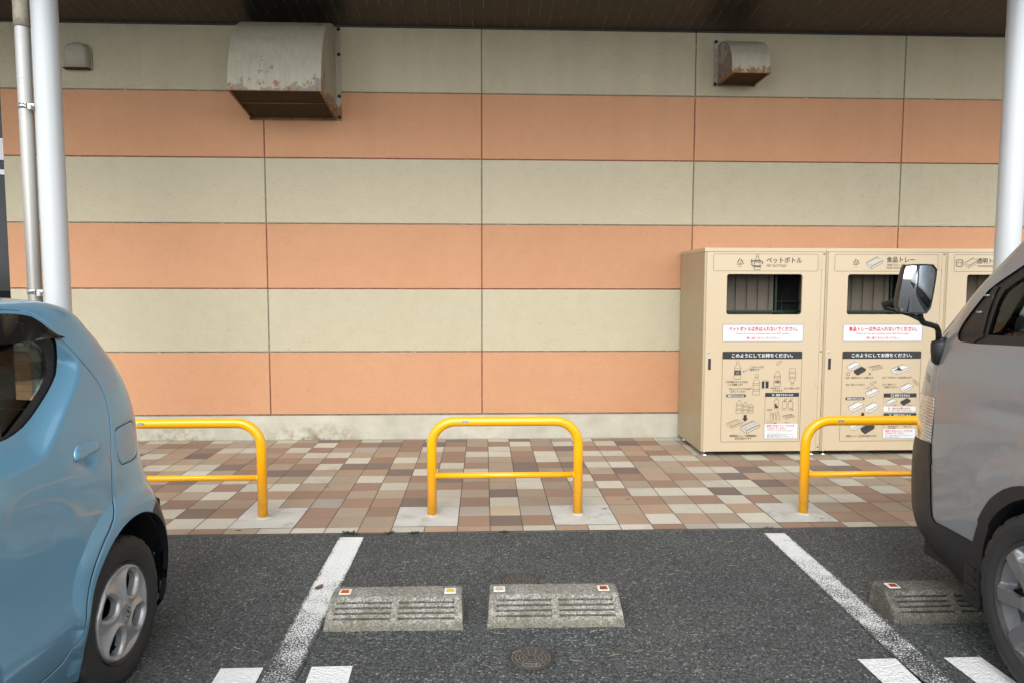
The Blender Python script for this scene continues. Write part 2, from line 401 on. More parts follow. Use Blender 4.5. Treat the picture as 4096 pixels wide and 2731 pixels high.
m_zinc = M('zinc_flange', (.27, .25, .20), .55, .5, var=.25, vs=25, dirt=((.45, .42, .33), 14, .48, .9))
m_cap = M('vent_cap_cream', (.30, .28, .215), .6, var=.15, vs=7, bump=.08, dirt=((.25, .21, .13), 20, .55, .5))
BINC = (.492, .397, .268)
m_bin = M('bin_cream_paint', BINC, .38, var=.025, vs=2.5, bump=.02, bs=25, spec=.45)
m_bin_shaded = M('bin_cream_paint_shaded', (.385, .312, .198), .42, var=.06, vs=2.5, bump=.03, bs=25, spec=.4)  # same cream paint darkened, side shade put into the colour
m_binin = M('bin_inside', (.105, .085, .06), .7, var=.15, vs=4)
m_black = M('print_black', (.022, .021, .02), .5, var=.1)
m_ink = M('print_ink', (.07, .06, .045), .6, var=.1)
m_white = M('print_white', (.60, .615, .62), .45, var=.02)
m_white2 = M('print_tray_white', (.60, .585, .55), .5, var=.03)
m_red = M('print_red', (.50, .02, .045), .5, var=.1)
m_grey = M('print_grey', (.45, .42, .36), .55, var=.05)
m_rack = M('rack_green', (.005, .026, .013), .4, var=.2)
m_dark = M('dark_void', (.006, .006, .006), .9)
m_rubber = M('black_rubber', (.012, .012, .013), .45, var=.2, vs=30)
m_plastic = M('black_plastic', (.0115, .012, .0135), .48, var=.15, vs=5, bump=.08, bs=350, dirt=((.035, .034, .033), 6, .58, .25))
m_liner = M('interior_dark', (.018, .017, .016), .9)
m_trim = M('interior_brown', (.16, .13, .095), .7, var=.1)
m_seat = M('seat_fabric', (.07, .068, .066), .95, var=.15, vs=30)
def tyre_mat():
    t = NT('tyre_rubber'); p = t.obj()
    c = t.mix(t.noise(p, 6, 6, .7), (.014, .014, .015), (.035, .034, .033))
    c = t.mix(t.math('MULTIPLY', t.ramp(t.noise(p, 25, 6, .75), [(.6, 0), (.75, 1)]), .3), c, (.065, .064, .062))
    return t.done(t.bsdf(c, .72, 0, t.bump(t.noise(p, 120, 4), .12, .003), spec=.4))
m_tyre = tyre_mat()
m_wheel = M('wheel_silver', (.40, .40, .40), .36, .55, var=.06, vs=8, coat=.2, dirt=((.2, .19, .17), 14, .62, .35), world=False)
m_wheel_van = M('wheel_grey_silver', (.22, .225, .235), .42, .6, var=.08, vs=8, coat=.2, dirt=((.10, .095, .09), 10, .56, .5), world=False)
m_brake = M('brake_iron', (.06, .055, .05), .7, .4, var=.4, vs=30)
def car_paint(name, col, coat=1.0, rough=.38, metal=.45):
    t = NT(name); p = t.obj()
    dust = t.ramp(t.noise(p, 2.5, 6, .7), [(.55, 0), (.9, 1)])
    c = t.mix(t.math('MULTIPLY', dust, .08), col, (.3, .28, .25))
    low = t.maprange(t.sep(p)[2], .45, .18, 0, .25)
    c = t.mix(t.math('MULTIPLY', low, t.noise(p, 9, 5, .7)), c, (.16, .14, .12))
    rg = t.maprange(t.noise(p, 4, 5, .65), .3, .8, rough*.95, rough*1.08)
    return t.done(t.bsdf(c, rg, metal, None, coat, coat_rough=.04))
m_blue = car_paint('car_paint_blue', (.140, .325, .470), .8, .40, .36)
m_vangrey = car_paint('van_paint_grey', (.202, .212, .224), .9, .42, 0.)
def glass(name, tint, refl=1.0, vis=1.):
    t = NT(name)
    fr = t.n('ShaderNodeFresnel', IOR=1.5)
    f = t.math('MULTIPLY', fr.outputs[0], refl, True)
    tr = t.n('ShaderNodeBsdfTransparent', Color=tint); gl = t.n('ShaderNodeBsdfGlossy', Roughness=.01, Color=(.95, .97, 1))
    mx = t.n('ShaderNodeMixShader'); t.set(mx.inputs[0], f); t.set(mx.inputs[1], tr); t.set(mx.inputs[2], gl)
    return t.done(mx)
m_glass = glass('car_glass', (.46, .52, .50), .8); m_glass_van = glass('van_glass', (.60, .70, .64)); m_smoke = M('visor_smoke', (.010, .0095, .009), .14, 0, .1, 5, coat=.3)
m_shop = glass('shop_glass', (.25, .27, .28), .55)
def headlight_mat():
    t = NT('headlight_lens'); p = t.obj(); s = t.sep(p)
    u = t.math('FRACT', t.math('MULTIPLY', s[2], 68))
    rib = t.ramp(u, [(0, 0), (.3, 1), (.55, 1), (.85, 0)])
    c = t.mix(rib, (.25, .23, .205), (.46, .43, .39))
    am = t.math('MULTIPLY', t.maprange(t.math('ABSOLUTE', t.math('SUBTRACT', s[2], .83)), .05, .015), t.maprange(s[1], -.96, -1.02))
    c = t.mix(t.math('MULTIPLY', am, .55), c, (.75, .36, .08))
    return t.done(t.bsdf(c, .15, .15, t.bump(rib, .5, .004), coat=1., spec=.6))
m_head = headlight_mat()
m_mirror = M('mirror_glass', (.50, .52, .54), .01, 1., var=0)
m_weed = M('weed_leaf', (.055, .085, .025), .7, var=.4, vs=60)
m_leaf = M('dry_leaf', (.13, .075, .035), .8, var=.4, vs=60)
m_leafd = M('dark_leaf', (.05, .04, .03), .8, var=.4, vs=60)
m_straw = M('dry_straw', (.50, .42, .28), .8, var=.3, vs=30)
m_shopframe = M('shop_frame_white', (.7, .72, .74), .4)
m_shopdark = M('shop_interior_dark', (.03, .033, .037), .8, var=.3, vs=2)
# ---------------------------------------------------------------- car body surfaces
def pchip(xs, ys):
    xs = np.array(xs, float); ys = np.array(ys, float)
    h = np.diff(xs); dl = np.diff(ys) / h
    m = np.zeros(len(xs)); m[0] = dl[0]; m[-1] = dl[-1]
    for i in range(1, len(xs) - 1):
        if dl[i-1] * dl[i] > 0:
            w1 = 2*h[i] + h[i-1]; w2 = h[i] + 2*h[i-1]
            m[i] = (w1 + w2) / (w1/dl[i-1] + w2/dl[i])
    def f(x):
        x = np.asarray(x, float)
        i = np.clip(np.searchsorted(xs, x) - 1, 0, len(xs) - 2)
        t = (x - xs[i]) / h[i]
        return ((1+2*t)*(1-t)**2*ys[i] + t*(1-t)**2*h[i]*m[i]
                + t*t*(3-2*t)*ys[i+1] + t*t*(t-1)*h[i]*m[i+1])
    return f

def seg_dist(P, line):
    # distance of points P (N,2) to a polyline, and the signed side of the nearest segment
    best = np.full(len(P), 1e9); side = np.zeros(len(P))
    for a, b in zip(line[:-1], line[1:]):
        a = np.array(a, float); b = np.array(b, float); ab = b - a
        t = np.clip(((P - a) @ ab) / (ab @ ab + 1e-12), 0, 1)
        q = P - (a + t[:, None] * ab); d = np.hypot(q[:, 0], q[:, 1])
        k = d < best
        best[k] = d[k]; side[k] = np.sign(ab[0]*(P[k, 1]-a[1]) - ab[1]*(P[k, 0]-a[0]))
    return best, side

def inside(P, poly):
    P = np.asarray(P, float); c = np.zeros(len(P), bool); n = len(poly)
    for i in range(n):
        x1, y1 = poly[i]; x2, y2 = poly[(i+1) % n]
        if y1 == y2: continue
        k = ((y1 > P[:, 1]) != (y2 > P[:, 1]))
        c ^= k & (P[:, 0] < (x2-x1)*(P[:, 1]-y1)/(y2-y1) + x1)
    return c

def resample(line, step, closed=False):
    # Catmull-Rom through the points, then even spacing
    p = [np.array(q, float) for q in line]
    n = len(p); out = []
    rng = range(n) if closed else range(n-1)
    for i in rng:
        if closed: p0, p1, p2, p3 = p[i-1], p[i], p[(i+1) % n], p[(i+2) % n]
        else: p0, p1, p2, p3 = p[max(i-1, 0)], p[i], p[i+1], p[min(i+2, n-1)]
        k = max(1, int(np.hypot(*(p2-p1)) / step + .5))
        # centripetal-ish: damp tangents by segment length
        l = np.hypot(*(p2-p1)); 
        t1 = (p2-p0); t2 = (p3-p1)
        t1 = t1/(np.hypot(*t1)+1e-9)*l*.8; t2 = t2/(np.hypot(*t2)+1e-9)*l*.8
        for j in range(k):
            t = j/k
            out.append((2*t**3-3*t*t+1)*p1 + (t**3-2*t*t+t)*t1 + (-2*t**3+3*t*t)*p2 + (t**3-t*t)*t2)
    if not closed: out.append(p[-1])
    return [tuple(q) for q in out]

def offset_poly(poly, d):
    # move a closed polygon outwards by d (either winding)
    p = np.array(poly, float); n = len(p)
    a = 0.5*np.sum(p[:, 0]*np.roll(p[:, 1], -1) - np.roll(p[:, 0], -1)*p[:, 1])
    t = np.roll(p, -1, 0) - np.roll(p, 1, 0); t /= (np.hypot(t[:, 0], t[:, 1])[:, None] + 1e-9)
    nrm = np.stack([t[:, 1], -t[:, 0]], 1) * (1 if a > 0 else -1)
    return [tuple(q) for q in p + nrm*d]

class Body:
    def __init__(s, hw, ym, tab, nR, nF, Lref):
        # tab rows: v, z, inset, yR, yF
        t = np.array(tab, float); s.hw = hw; s.ym = ym; s.Lref = Lref
        s.Z = pchip(t[:, 0], t[:, 1]); s.Dd = pchip(t[:, 0], t[:, 2])
        s.yR = pchip(t[:, 0], t[:, 3]); s.yF = pchip(t[:, 0], t[:, 4])
        s.nR = nR; s.nF = nF; s.vmin = t[0, 0]; s.vmax = t[-1, 0]; s.bumps = []
    def base(s, S, V):
        S = np.asarray(S, float); V = np.asarray(V, float)
        a = np.clip(np.abs(S), 0, 2); sg = np.where(S >= 0, 1., -1.)
        w = s.hw - s.Dd(V)
        L = np.where(S >= 0, s.yR(V) - s.ym, s.ym - s.yF(V))
        n = np.where(S >= 0, s.nR, s.nF)
        dx = np.where(a <= 1, 1., 2 - a); dy = np.where(a <= 1, a, 1.)
        r = (np.maximum(dx, 1e-9)**n + dy**n)**(-1/n)
        return np.stack([w*dx*r, s.ym + sg*L*dy*r, s.Z(V)], -1)
    def normal(s, S, V, e=2e-3):
        a = s.base(S+e, V) - s.base(S-e, V); b = s.base(S, np.minimum(V+e, s.vmax)) - s.base(S, np.maximum(V-e, s.vmin))
        n = np.cross(a, b); n /= (np.linalg.norm(n, axis=-1)[..., None] + 1e-12)
        x = s.base(S, V)
        return n * np.where(n[..., :1]*1.0 + 0*x[..., :1] < 0, -1, 1) if False else n
    def F(s, S, V, off=0.0):
        S = np.asarray(S, float); V = np.asarray(V, float)
        P = s.base(S, V); n = s.normal(S, V)
        if s.nsign is None: pass
        n = n*s.nsign
        d = np.zeros(P.shape[:-1]) + off
        if s.bumps:
            q = np.stack([S*s.Lref, V], -1).reshape(-1, 2)
            for f in s.bumps: d = d + f(q).reshape(d.shape)
        return P + n*d[..., None]
    nsign = 1.0
    def fix(s):
        n = s.normal(np.array([0.1]), np.array([.5*(s.vmin+s.vmax)])); s.nsign = 1.0 if n[0, 0] > 0 else -1.0
        return s

def skin_normals(b, S, V, e=.0025):
    # true normals of the finished skin, press lines included
    es = e/b.Lref
    a = b.F(np.minimum(S+es, 2), V) - b.F(np.maximum(S-es, -2), V)
    c = b.F(S, np.minimum(V+e, b.vmax)) - b.F(S, np.maximum(V-e, b.vmin))
    n = np.cross(a, c); n /= (np.linalg.norm(n, axis=-1)[:, None] + 1e-12)
    return n*b.nsign

def smooth_ramp(d, r):
    # 0 for d<-r, d for d>r, smooth between
    return np.where(d > r, d, np.where(d < -r, 0, (d+r)**2/(4*r)))
# ---------------------------------------------------------------- ground
CURB = -2.617
mb = MB()
mb.add([(-150, -150, 0), (150, -150, 0), (150, CURB, 0), (-150, CURB, 0)], [(0, 1, 2, 3)])
mb.add([(-150, .3, -.006), (150, .3, -.006), (150, 150, -.006), (-150, 150, -.006)], [(0, 1, 2, 3)])
tag(mb.build('asphalt_ground', m_asphalt), kind='structure')

# paving: one quad per 200 mm tile over a grout bed
TC = {'W': (.50, .47, .395), 'T': (.345, .275, .205), 'B': (.285, .190, .138), 'G': (.185, .140, .120), 'P': (.38, .265, .19), 'Y': (.45, .37, .26), 'S': (.36, .32, .28)}
KNOWN = {  # column -> colours from the road edge inwards, as laid
    -4: 'PTBBTWTGTWTBBB', -3: 'WxxGBTBWBTTWGT', -2: 'PxxWWBGTWBBTBG', -1: 'PBSBTBTWBTWBTT',
    0: 'TGYWGTPTTTWWBW', 1: 'WBSTTWWGGBBTWG', 2: 'PxxTBTBTBWWBTT', 3: 'WxxWWTWBGTTGWT'}
PADS = [(-8, -6), (-3, -1), (2, 4), (9, 11)]     # tile columns replaced by mortar at the barrier feet
rng = random.Random(3)
mb = MB(); cols = []
X0, TS = .0385, .2
rows = [(CURB, -2.523)] + [(-2.523+.2*i, -2.323+.2*i) for i in range(12)] + [(-.123, 0.)]
for c in range(-60, 70):
    last = ''
    for r, (ya, yb) in enumerate(rows):
        k = KNOWN.get(c, '')
        ch = k[r] if r < len(k) else ''
        if not ch:
            while True:
                ch = rng.choices('WTBGPSY', [.27, .25, .25, .11, .08, .03, .01])[0]
                if ch != last or rng.random() < .25: break
        last = ch
        if ch == 'x' or (r in (1, 2) and any(a <= c < b for a, b in PADS)): continue
        g = .0022
        xa, xb = X0+TS*c+g*1.35, X0+TS*(c+1)-g*1.35
        dz = rng.uniform(-.0006, .0006)
        e = .0012
        mb.add([(xa, ya+(g*.55 if r else 0), .010+rng.uniform(-.0006, .0006)), (xb, ya+(g*.55 if r else 0), .010+rng.uniform(-.0006, .0006)), (xb, yb-g*.55, .010+dz), (xa, yb-g*.55, .010+rng.uniform(-.0006, .0006))], [(0, 1, 2, 3)], 0)
        j = .97*(1 + rng.uniform(-.09, .09)); cols.append(tuple(v*j for v in TC[ch if ch != 'x' else 'T']))
nt = len(mb.f)
mb.add([(-12, CURB, .0075), (14, CURB, .0075), (14, 0, .0075), (-12, 0, .0075), (-12, CURB, -.02), (14, CURB, -.02)], [(0, 1, 2, 3), (4, 5, 1, 0)], 1)
o = tag(mb.build('pavement', [m_tile, m_grout]), kind='structure')
at = o.data.attributes.new('tile', 'FLOAT_COLOR', 'FACE')
arr = np.ones((len(mb.f), 4), np.float32); arr[:nt, :3] = cols; arr[nt:, :3] = .1
at.data.foreach_set('color', arr.ravel())

# painted markings on the asphalt
def marking(name, pts, m):
    mb = MB(); n = 14
    a, b, c, d = [np.array(p) for p in pts]      # near-left, near-right, far-right, far-left
    vs = []
    for i in range(n+1):
        t = i/n; l = a+(d-a)*t; r = b+(c-b)*t
        vs += [(l[0], l[1], .004), (r[0], r[1], .004)]
    mb.add(vs, [(2*i, 2*i+1, 2*i+3, 2*i+2) for i in range(n)])
    return tag(mb.build(name, m), kind='structure')
marking('parking_line', [(-.845, -7.9), (-.702, -7.9), (-.709, -2.68), (-.853, -2.675)], m_line1)
marking('parking_line', [(1.55, -7.9), (1.70, -7.9), (1.812, -2.697), (1.683, -2.693)], m_line2)
for x0, x1, y1, s in ((-1.023, -.859, -4.136, .16), (-.673, -.514, -4.136, .12), (1.490, 1.647, -4.157, .05), (1.842, 1.994, -4.157, 0.02)):
    marking('dash_marking', [(x0+.02, y1-.55), (x1+.02, y1-.55), (x1, y1), (x0, y1)], m_dash)

# ---------------------------------------------------------------- the store building
store = empty('store_building', (0, 0, 0), 0, 'store wall clad in beige and orange panel bands under a dark canopy soffit', 'building')
ZJ = [.256, .8545, 1.4485, 2.055, 2.6575, 3.2575, 3.85]
XJ = [-4.378, -4.031, -2.0237, -.0163, 1.9911, 3.9985, 6.0059, 8.0133, 10.02]
for i in range(6):
    for j in range(len(XJ)-1):
        mb = MB(); g = .0055
        xa, xb, za, zb = XJ[j]+(g if j else 0), XJ[j+1]-g, ZJ[i]+g, ZJ[i+1]-(g if i < 5 else 0)
        e = .003
        # panel face with a small chamfered edge and returns into the joint
        vs = [(xa+e, 0, za+e), (xb-e, 0, za+e), (xb-e, 0, zb-e), (xa+e, 0, zb-e), (xa, .003, za), (xb, .003, za), (xb, .003, zb), (xa, .003, zb), (xa, .03, za), (xb, .03, za), (xb, .03, zb), (xa, .03, zb)]
        fs = [(0, 1, 2, 3)] + [(4+k, 4+(k+1) % 4, (k+1) % 4, k) for k in range(4)] + [(8+k, 8+(k+1) % 4, 4+(k+1) % 4, 4+k) for k in range(4)]
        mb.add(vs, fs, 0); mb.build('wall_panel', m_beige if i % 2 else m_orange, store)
mb = MB()
for i in range(6):
    # sealant strips: horizontal below each band, vertical inside the band
    mb.add([(XJ[0], .0075, ZJ[i]-.008), (XJ[-1], .0075, ZJ[i]-.008), (XJ[-1], .0075, ZJ[i]+.008), (XJ[0], .0075, ZJ[i]+.008)], [(0, 1, 2, 3)], 0 if (i % 2 == 0 and i > 0) else 1)
    for x in XJ[1:-1]:
        mb.add([(x-.008, .0072, ZJ[i]+.008), (x+.008, .0072, ZJ[i]+.008), (x+.008, .0072, ZJ[i+1]-.008), (x-.008, .0072, ZJ[i+1]-.008)], [(0, 1, 2, 3)], 1 if i % 2 else 0)
mb.build('joint_sealant', [m_jred, m_jgrey], store)
mb = MB(); mb.box((XJ[0], .012, -.02), (XJ[-1], .25, .252), 0, .004); mb.build('plinth', m_plinth, store)
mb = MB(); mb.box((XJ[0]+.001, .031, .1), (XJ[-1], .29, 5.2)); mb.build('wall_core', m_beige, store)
CY, CZ = -2.6, 4.17      # soffit slope and unseen edge shaped to let more sky onto the upper wall
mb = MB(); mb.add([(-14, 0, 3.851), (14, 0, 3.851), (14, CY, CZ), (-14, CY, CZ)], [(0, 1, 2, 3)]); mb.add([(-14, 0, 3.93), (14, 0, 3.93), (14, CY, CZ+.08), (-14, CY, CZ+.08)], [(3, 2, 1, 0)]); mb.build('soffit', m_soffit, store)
mb = MB(); mb.box((-14, -.022, 3.838), (14, .002, 3.8505)); mb.build('soffit_trim', m_plastic, store)
mb = MB(); mb.box((-14, CY-.12, CZ-.04), (14, CY-.001, CZ+.42)); mb.box((-14, CY, CZ+.09), (14, .6, CZ+.38)); mb.build('canopy_fascia', m_shopframe, store)
# glazed entrance beyond the corner of the wall
shop = empty('shop_window', (-4.9, .5, 0), 0, 'dark glazed shop front with white cross bars beyond the left wall corner', 'window')
mb = MB(); mb.box((-6, .25, 0), (.52, .3, 3.85)); mb.build('interior_backing', m_shopdark, shop)
mb = MB(); mb.add([(-6, 0, 0), (.52, 0, 0), (.52, 0, 3.85), (-6, 0, 3.85)], [(0, 1, 2, 3)]); mb.build('glass_pane', m_shop, shop)
mb = MB()
for z0, z1 in ((2.69, 2.90), (2.55, 2.60), (.0, .18)): mb.box((-6, -.04, z0), (.52, .04, z1), 0, .004)
for x in (-.9, -2.4, -3.9): mb.box((x-.03, -.035, .181), (x+.03, .035, 2.549), 0, .004)
mb.build('frame', m_shopframe, shop)
mb = MB(); mb.box((-6, .06, 1.35), (.52, .1, 2.1)); mb.build('blind', M('blind_grey', (.085, .09, .095), .7), shop)

# ---------------------------------------------------------------- canopy posts and drainpipe
def post(x, y, r, label):
    t = empty('canopy_post', (x, y, 0), 0, label, 'post', 'white canopy posts')
    mb = MB(); mb.lathe([(.012, r), (4.06, r)], 48); mb.build('shaft', m_pole, t)
    mb = MB(); mb.lathe([(.011, r+.03), (.04, r+.03), (.055, r+.002)], 32); mb.build('base_collar', m_pole, t)
    return t
post(-2.997, -1.66, .0835, 'white round canopy post beside the steel drainpipe behind the blue car')
post(3.862, -1.66, .0835, 'white round canopy post behind the windscreen of the grey van')
PX = -3.152
pipe = empty('drainpipe', (PX, -1.66, 0), 0, 'pale grey round drainpipe strapped to the white post by the blue car', 'drainpipe')
r = .045
mb = MB(); mb.lathe([(0, r), (.4, r), (.41, r+.003), (.47, r+.003), (.471, r), (3.235, r)], 36); mb.build('pipe', m_pipe, pipe)
mb = MB(); mb.lathe([(3.237, r+.001), (3.237, r+.005), (3.30, r+.005), (4.06, r+.005)], 36); mb.build('upper_socket', m_pipe_old, pipe)
for z in (2.705, 1.438):
    mb = MB(); mb.lathe([(z-.016, r+.001), (z-.016, r+.0035), (z+.016, r+.0035), (z+.016, r+.001)], 36)
    mb.box((.03, -.062, z-.014), (.036, -.04, z+.014)); mb.box((.04, -.052, z-.012), (.085, -.047, z+.012)); mb.box((.062, -.09, z-.035), (.084, -.052, z-.004), 0, .003)
    mb.lathe([(-.066, .004), (-.03, .004)], 8, mat=Matrix.Translation((.033, 0, z)) @ Matrix.Rotation(PI/2, 4, 'X') @ Matrix.Translation((0, 0, .11)))
    mb.build('pipe_clamp', m_steel, pipe)

# ---------------------------------------------------------------- vent hoods
def hood(name, loc, W, prof, flange, label, bolts, rib=True, group=None):
    """prof: (y, z) side outline from the top at the wall round the front to the lower front lip, y<0 outwards"""
    t = empty(name, loc, 0, label, 'vent hood', group)
    hw = W/2; P = resample(prof, .02)
    mb = MB(); n = len(P); th = .004
    nx = 24
    vs = []
    for j in range(nx+1):
        x = -hw + W*j/nx
        vs += [(x, y, z) for y, z in P]
    mb.add(vs, [(j*n+i, j*n+i+1, (j+1)*n+i+1, (j+1)*n+i) for j in range(nx) for i in range(n-1)], 0, True)
    yb, zb = P[-1]
    for s in (-1, 1):   # side cheeks
        poly = [(0, prof[0][1])] + P + [(-.004, flange[1]+.01)]
        fan = geometry.tessellate_polygon([[Vector((a, b, 0)) for a, b in poly]])
        mb.add([(s*hw, a, b) for a, b in poly], fan, 0 if rib else 1)
        mb.add([(s*(hw-.004), a, b) for a, b in poly], fan, 0)
    mb.build('cowl', m_hood if rib else [m_hood_small, m_hood_peel], t)
    mb = MB()            # rusted lip round the mouth
    a = Vector((0, yb, zb)); b = Vector((0, -.005, flange[1]+.012))
    for s in (-1, 1): mb.tube([(s*(hw-.008), a.y+.005, a.z), (s*(hw-.008), b.y, b.z)], .010, 6)
    mb.tube([(-hw+.004, a.y+.006, a.z+.001), (hw-.004, a.y+.006, a.z+.001)], .006, 6)
    mb.tube([(-hw+.004, b.y-.004, b.z), (hw-.004, b.y-.004, b.z)], .007, 6)
    if rib:
        c = a.lerp(b, .42); mb.tube([(-hw+.02, c.y, c.z), (hw-.02, c.y, c.z)], .005, 6)
    mb.build('rusty_lip', m_rust, t)
    mb = MB(); mb.add([(-hw+.006, a.y+.008, a.z+.008), (hw-.006, a.y+.008, a.z+.008), (hw-.006, b.y, b.z+.010), (-hw+.006, b.y, b.z+.010)], [(0, 1, 2, 3)]); mb.build('insect_mesh', m_mesh, t)
    mb = MB(); mb.box((flange[0], -.012, flange[1]), (flange[2], -.001, flange[3]), 0, .002); mb.build('wall_flange', m_hood if rib else m_zinc, t)
    for x, z in bolts:
        mb = MB(); mb.lathe([(-.030, .0), (-.030, .009), (-.020, .016), (-.012, .016)], 10, 'Z', mat=Matrix.Translation((x, 0, z)) @ Matrix.Rotation(-PI/2, 4, 'X') @ Matrix.Rotation(PI, 4, 'X') if False else Matrix.Translation((x, 0, z)) @ Matrix(((1, 0, 0, 0), (0, 0, 1, 0), (0, -1, 0, 0), (0, 0, 0, 1))))
        mb.build('bolt', m_bolt, t)
    return t
bx = -1.742
h1 = hood('exhaust_hood', (bx, -.001, 2.99), .772, [(-.012, .832), (-.10, .832), (-.24, .80), (-.40, .705), (-.53, .55), (-.60, .38), (-.628, .25), (-.632, .112)], (-.405, .004, .436, .845),
          'large rust edged exhaust hood on the upper wall below the soffit', [(.418, .825), (.418, .60), (.418, .225), (.418, .035), (-.39, .02)])
# small tag sticker on the cowl
a = Art(); a.fill([(-.014, -.022), (.014, -.022), (.014, .022), (-.014, .022)], 1); a.line(rrect(-.012, -.020, .012, .020, .001, 1), .002, 0, .001, True)
a.line(arc(0, -.006, .007, 0, 360, 14), .0022, 0, .001); a.line([(-.005, -.001), (.005, -.011)], .002, 0, .001); a.fill([(-.008, .008), (.0, .016), (.008, .008)], 0, .001)
st = a.mb.build('inspection_sticker', [m_black, m_grey], h1); st.location = (.325, -.6365, .18); st.rotation_euler = (PI/2, 0, 0)
hood('exhaust_hood', (2.372, -.001, 3.352), .345, [(-.012, .375), (-.09, .372), (-.20, .345), (-.31, .27), (-.385, .16), (-.408, .012)], (-.212, -.002, .19, .412),
     'small square exhaust hood with peeling cream paint on the right of the upper wall', [(-.2, .40), (-.2, .015), (.17, .012)], False)
cap = empty('vent_cap', (-3.665, -.001, 3.428), 0, 'small rounded cream vent cap on the wall right of the left post', 'vent cap')
out = [(-.123, .0), (.123, .0), (.123, .10)] + arc(.058, .165, .065, 15, 80, 6) + [(.0, .247)] + arc(-.058, .165, .065, 100, 165, 6) + [(-.123, .10)]
mb = MB(); mb.prism(out, .012, mat=Matrix(((1, 0, 0, 0), (0, 0, -1, 0), (0, 1, 0, 0), (0, 0, 0, 1)))); mb.build('backplate', m_cap, cap)
mb = MB(); ins = [(x*.92, .004+z*.94) for x, z in out]; n = len(ins); K = 8
vs = []
for k in range(K+1):
    q = k/K; d = .012 + .062*math.sin(q*PI/2); sc = 1-.30*(1-math.cos(q*PI/2))
    vs += [(x*sc, -d, max(.004, .004+(z-.004)*(1-.22*(1-math.cos(q*PI/2))))) for x, z in ins]
fs = [(k*n+i, (k+1)*n+i, (k+1)*n+(i+1) % n, k*n+(i+1) % n) for k in range(K) for i in range(n)]; fs += [tuple(K*n+i for i in range(n))]
mb.add(vs, fs, 0, True); mb.build('dome', m_cap, cap, fix=True)
mb = MB(); mb.box((-.112, -.07, -.006), (.112, -.013, .003), 0, .002); mb.build('lower_lip', m_bolt, cap)
# ---------------------------------------------------------------- recycling bins
BW, BH, BF, BD = 1.05, 1.805, -.767, .74
def U(x, y, o=240): return ((x-o+35*(y-40)/1425)*1.231e-3, 1.805-(y-40)*1.2316e-3)
def tri_mark(a, cx, cy, s, digit, m=0, name=None):
    # three chasing arrows round a digit
    pts = [(cx, cy+s*.62), (cx-s*.62, cy-s*.42), (cx+s*.62, cy-s*.42)]
    for i in range(3):
        p, q = np.array(pts[i]), np.array(pts[(i+1) % 3]); d = q-p
        b = p+d*.14; e = p+d*.62; t = d/np.hypot(*d); nn = np.array([-t[1], t[0]])
        a.line([p+d*.06+nn*.0, b, e], s*.16, m)
        f = p+d*.58
        a.fill([f+nn*s*.17, f-nn*s*.17, f+t*s*.30], m, .0002)
    if digit: a.text(digit, cx, cy-s*.05, m, height=s*.42)
    if name: a.text(name, cx, cy-s*.86, m, height=s*.2, sx=1.3)
def bottle(a, cx, top, w, h, m=0, lw=.003, cap=True, label=False, flip=False, detail=True):
    k = -1 if flip else 1
    def Y(f): return top - h*f if not flip else top - h + h*f
    hw = w/2; nk = w*.17
    pts = [(cx-nk, Y(.13)), (cx-nk, Y(.20)), (cx-hw*.95, Y(.37)), (cx-hw, Y(.42)), (cx-hw*.92, Y(.46)), (cx-hw*.95, Y(.78)), (cx-hw, Y(.83)), (cx-hw, Y(.96)), (cx-hw*.75, Y(1)), (cx-hw*.45, Y(.97)), (cx, Y(.99))]
    pts = pts + [(2*cx-x, y) for x, y in pts[::-1]]
    a.line(pts, lw, m)
    if cap: a.line([(cx-nk*1.15, Y(0.)), (cx+nk*1.15, Y(0.)), (cx+nk*1.15, Y(.12)), (cx-nk*1.15, Y(.12))], lw, m, 0, True)
    else: a.line([(cx-nk, Y(.13)), (cx+nk, Y(.13))], lw, m)
    if label:
        a.fill([(cx-hw*.93, Y(.49)), (cx-hw*.93, Y(.76)), (cx+hw*.93, Y(.76)), (cx+hw*.93, Y(.49))], m)
        a.line([(cx-hw, Y(.40)), (cx+hw, Y(.40))], lw, m)
    elif detail:
        for f in (.42, .50, .70, .79): a.line([(cx-hw*.95, Y(f)), (cx+hw*.95, Y(f))], lw, m)
def tray(a, cx, cy, w, h, m=0, fill=None, lw=.003, inner=True, ribs=0):
    rim = [(-.5, .02), (.13, .5), (.5, .20), (-.17, -.30)]
    P = [(cx+x*w, cy+y*h) for x, y in rim]
    low = [(cx-.44*w, cy-.22*h), (cx-.17*w, cy-.50*h), (cx+.44*w, cy-.02*h)]
    if fill is not None:
        a.fill([P[0], low[0], low[1], low[2], P[2], P[1]], 3 if fill == 2 else fill, -.0002)
        q = [(cx+(x*.8)*w, cy+(y*.8+.02)*h) for x, y in rim]; a.fill(q[::-1], fill, .0001)
    a.line(P, lw*1.2, m, .0003, True); a.line([P[0], low[0], low[1], low[2], P[2]], lw, m, .0003); a.line([P[3], low[1]], lw, m, .0003)
    if inner:
        q = [(cx+(x*.8)*w, cy+(y*.8+.02)*h) for x, y in rim]; a.line(q, lw*.8, m, .0003, True)
    for i in range(ribs):
        f = (i+1)/(ribs+1); b = np.array(P[0])+(np.array(P[1])-np.array(P[0]))*f; c = np.array(P[3])+(np.array(P[2])-np.array(P[3]))*f
        a.line([b+(c-b)*.25, b+(c-b)*.75], lw*.6, m, .0003)
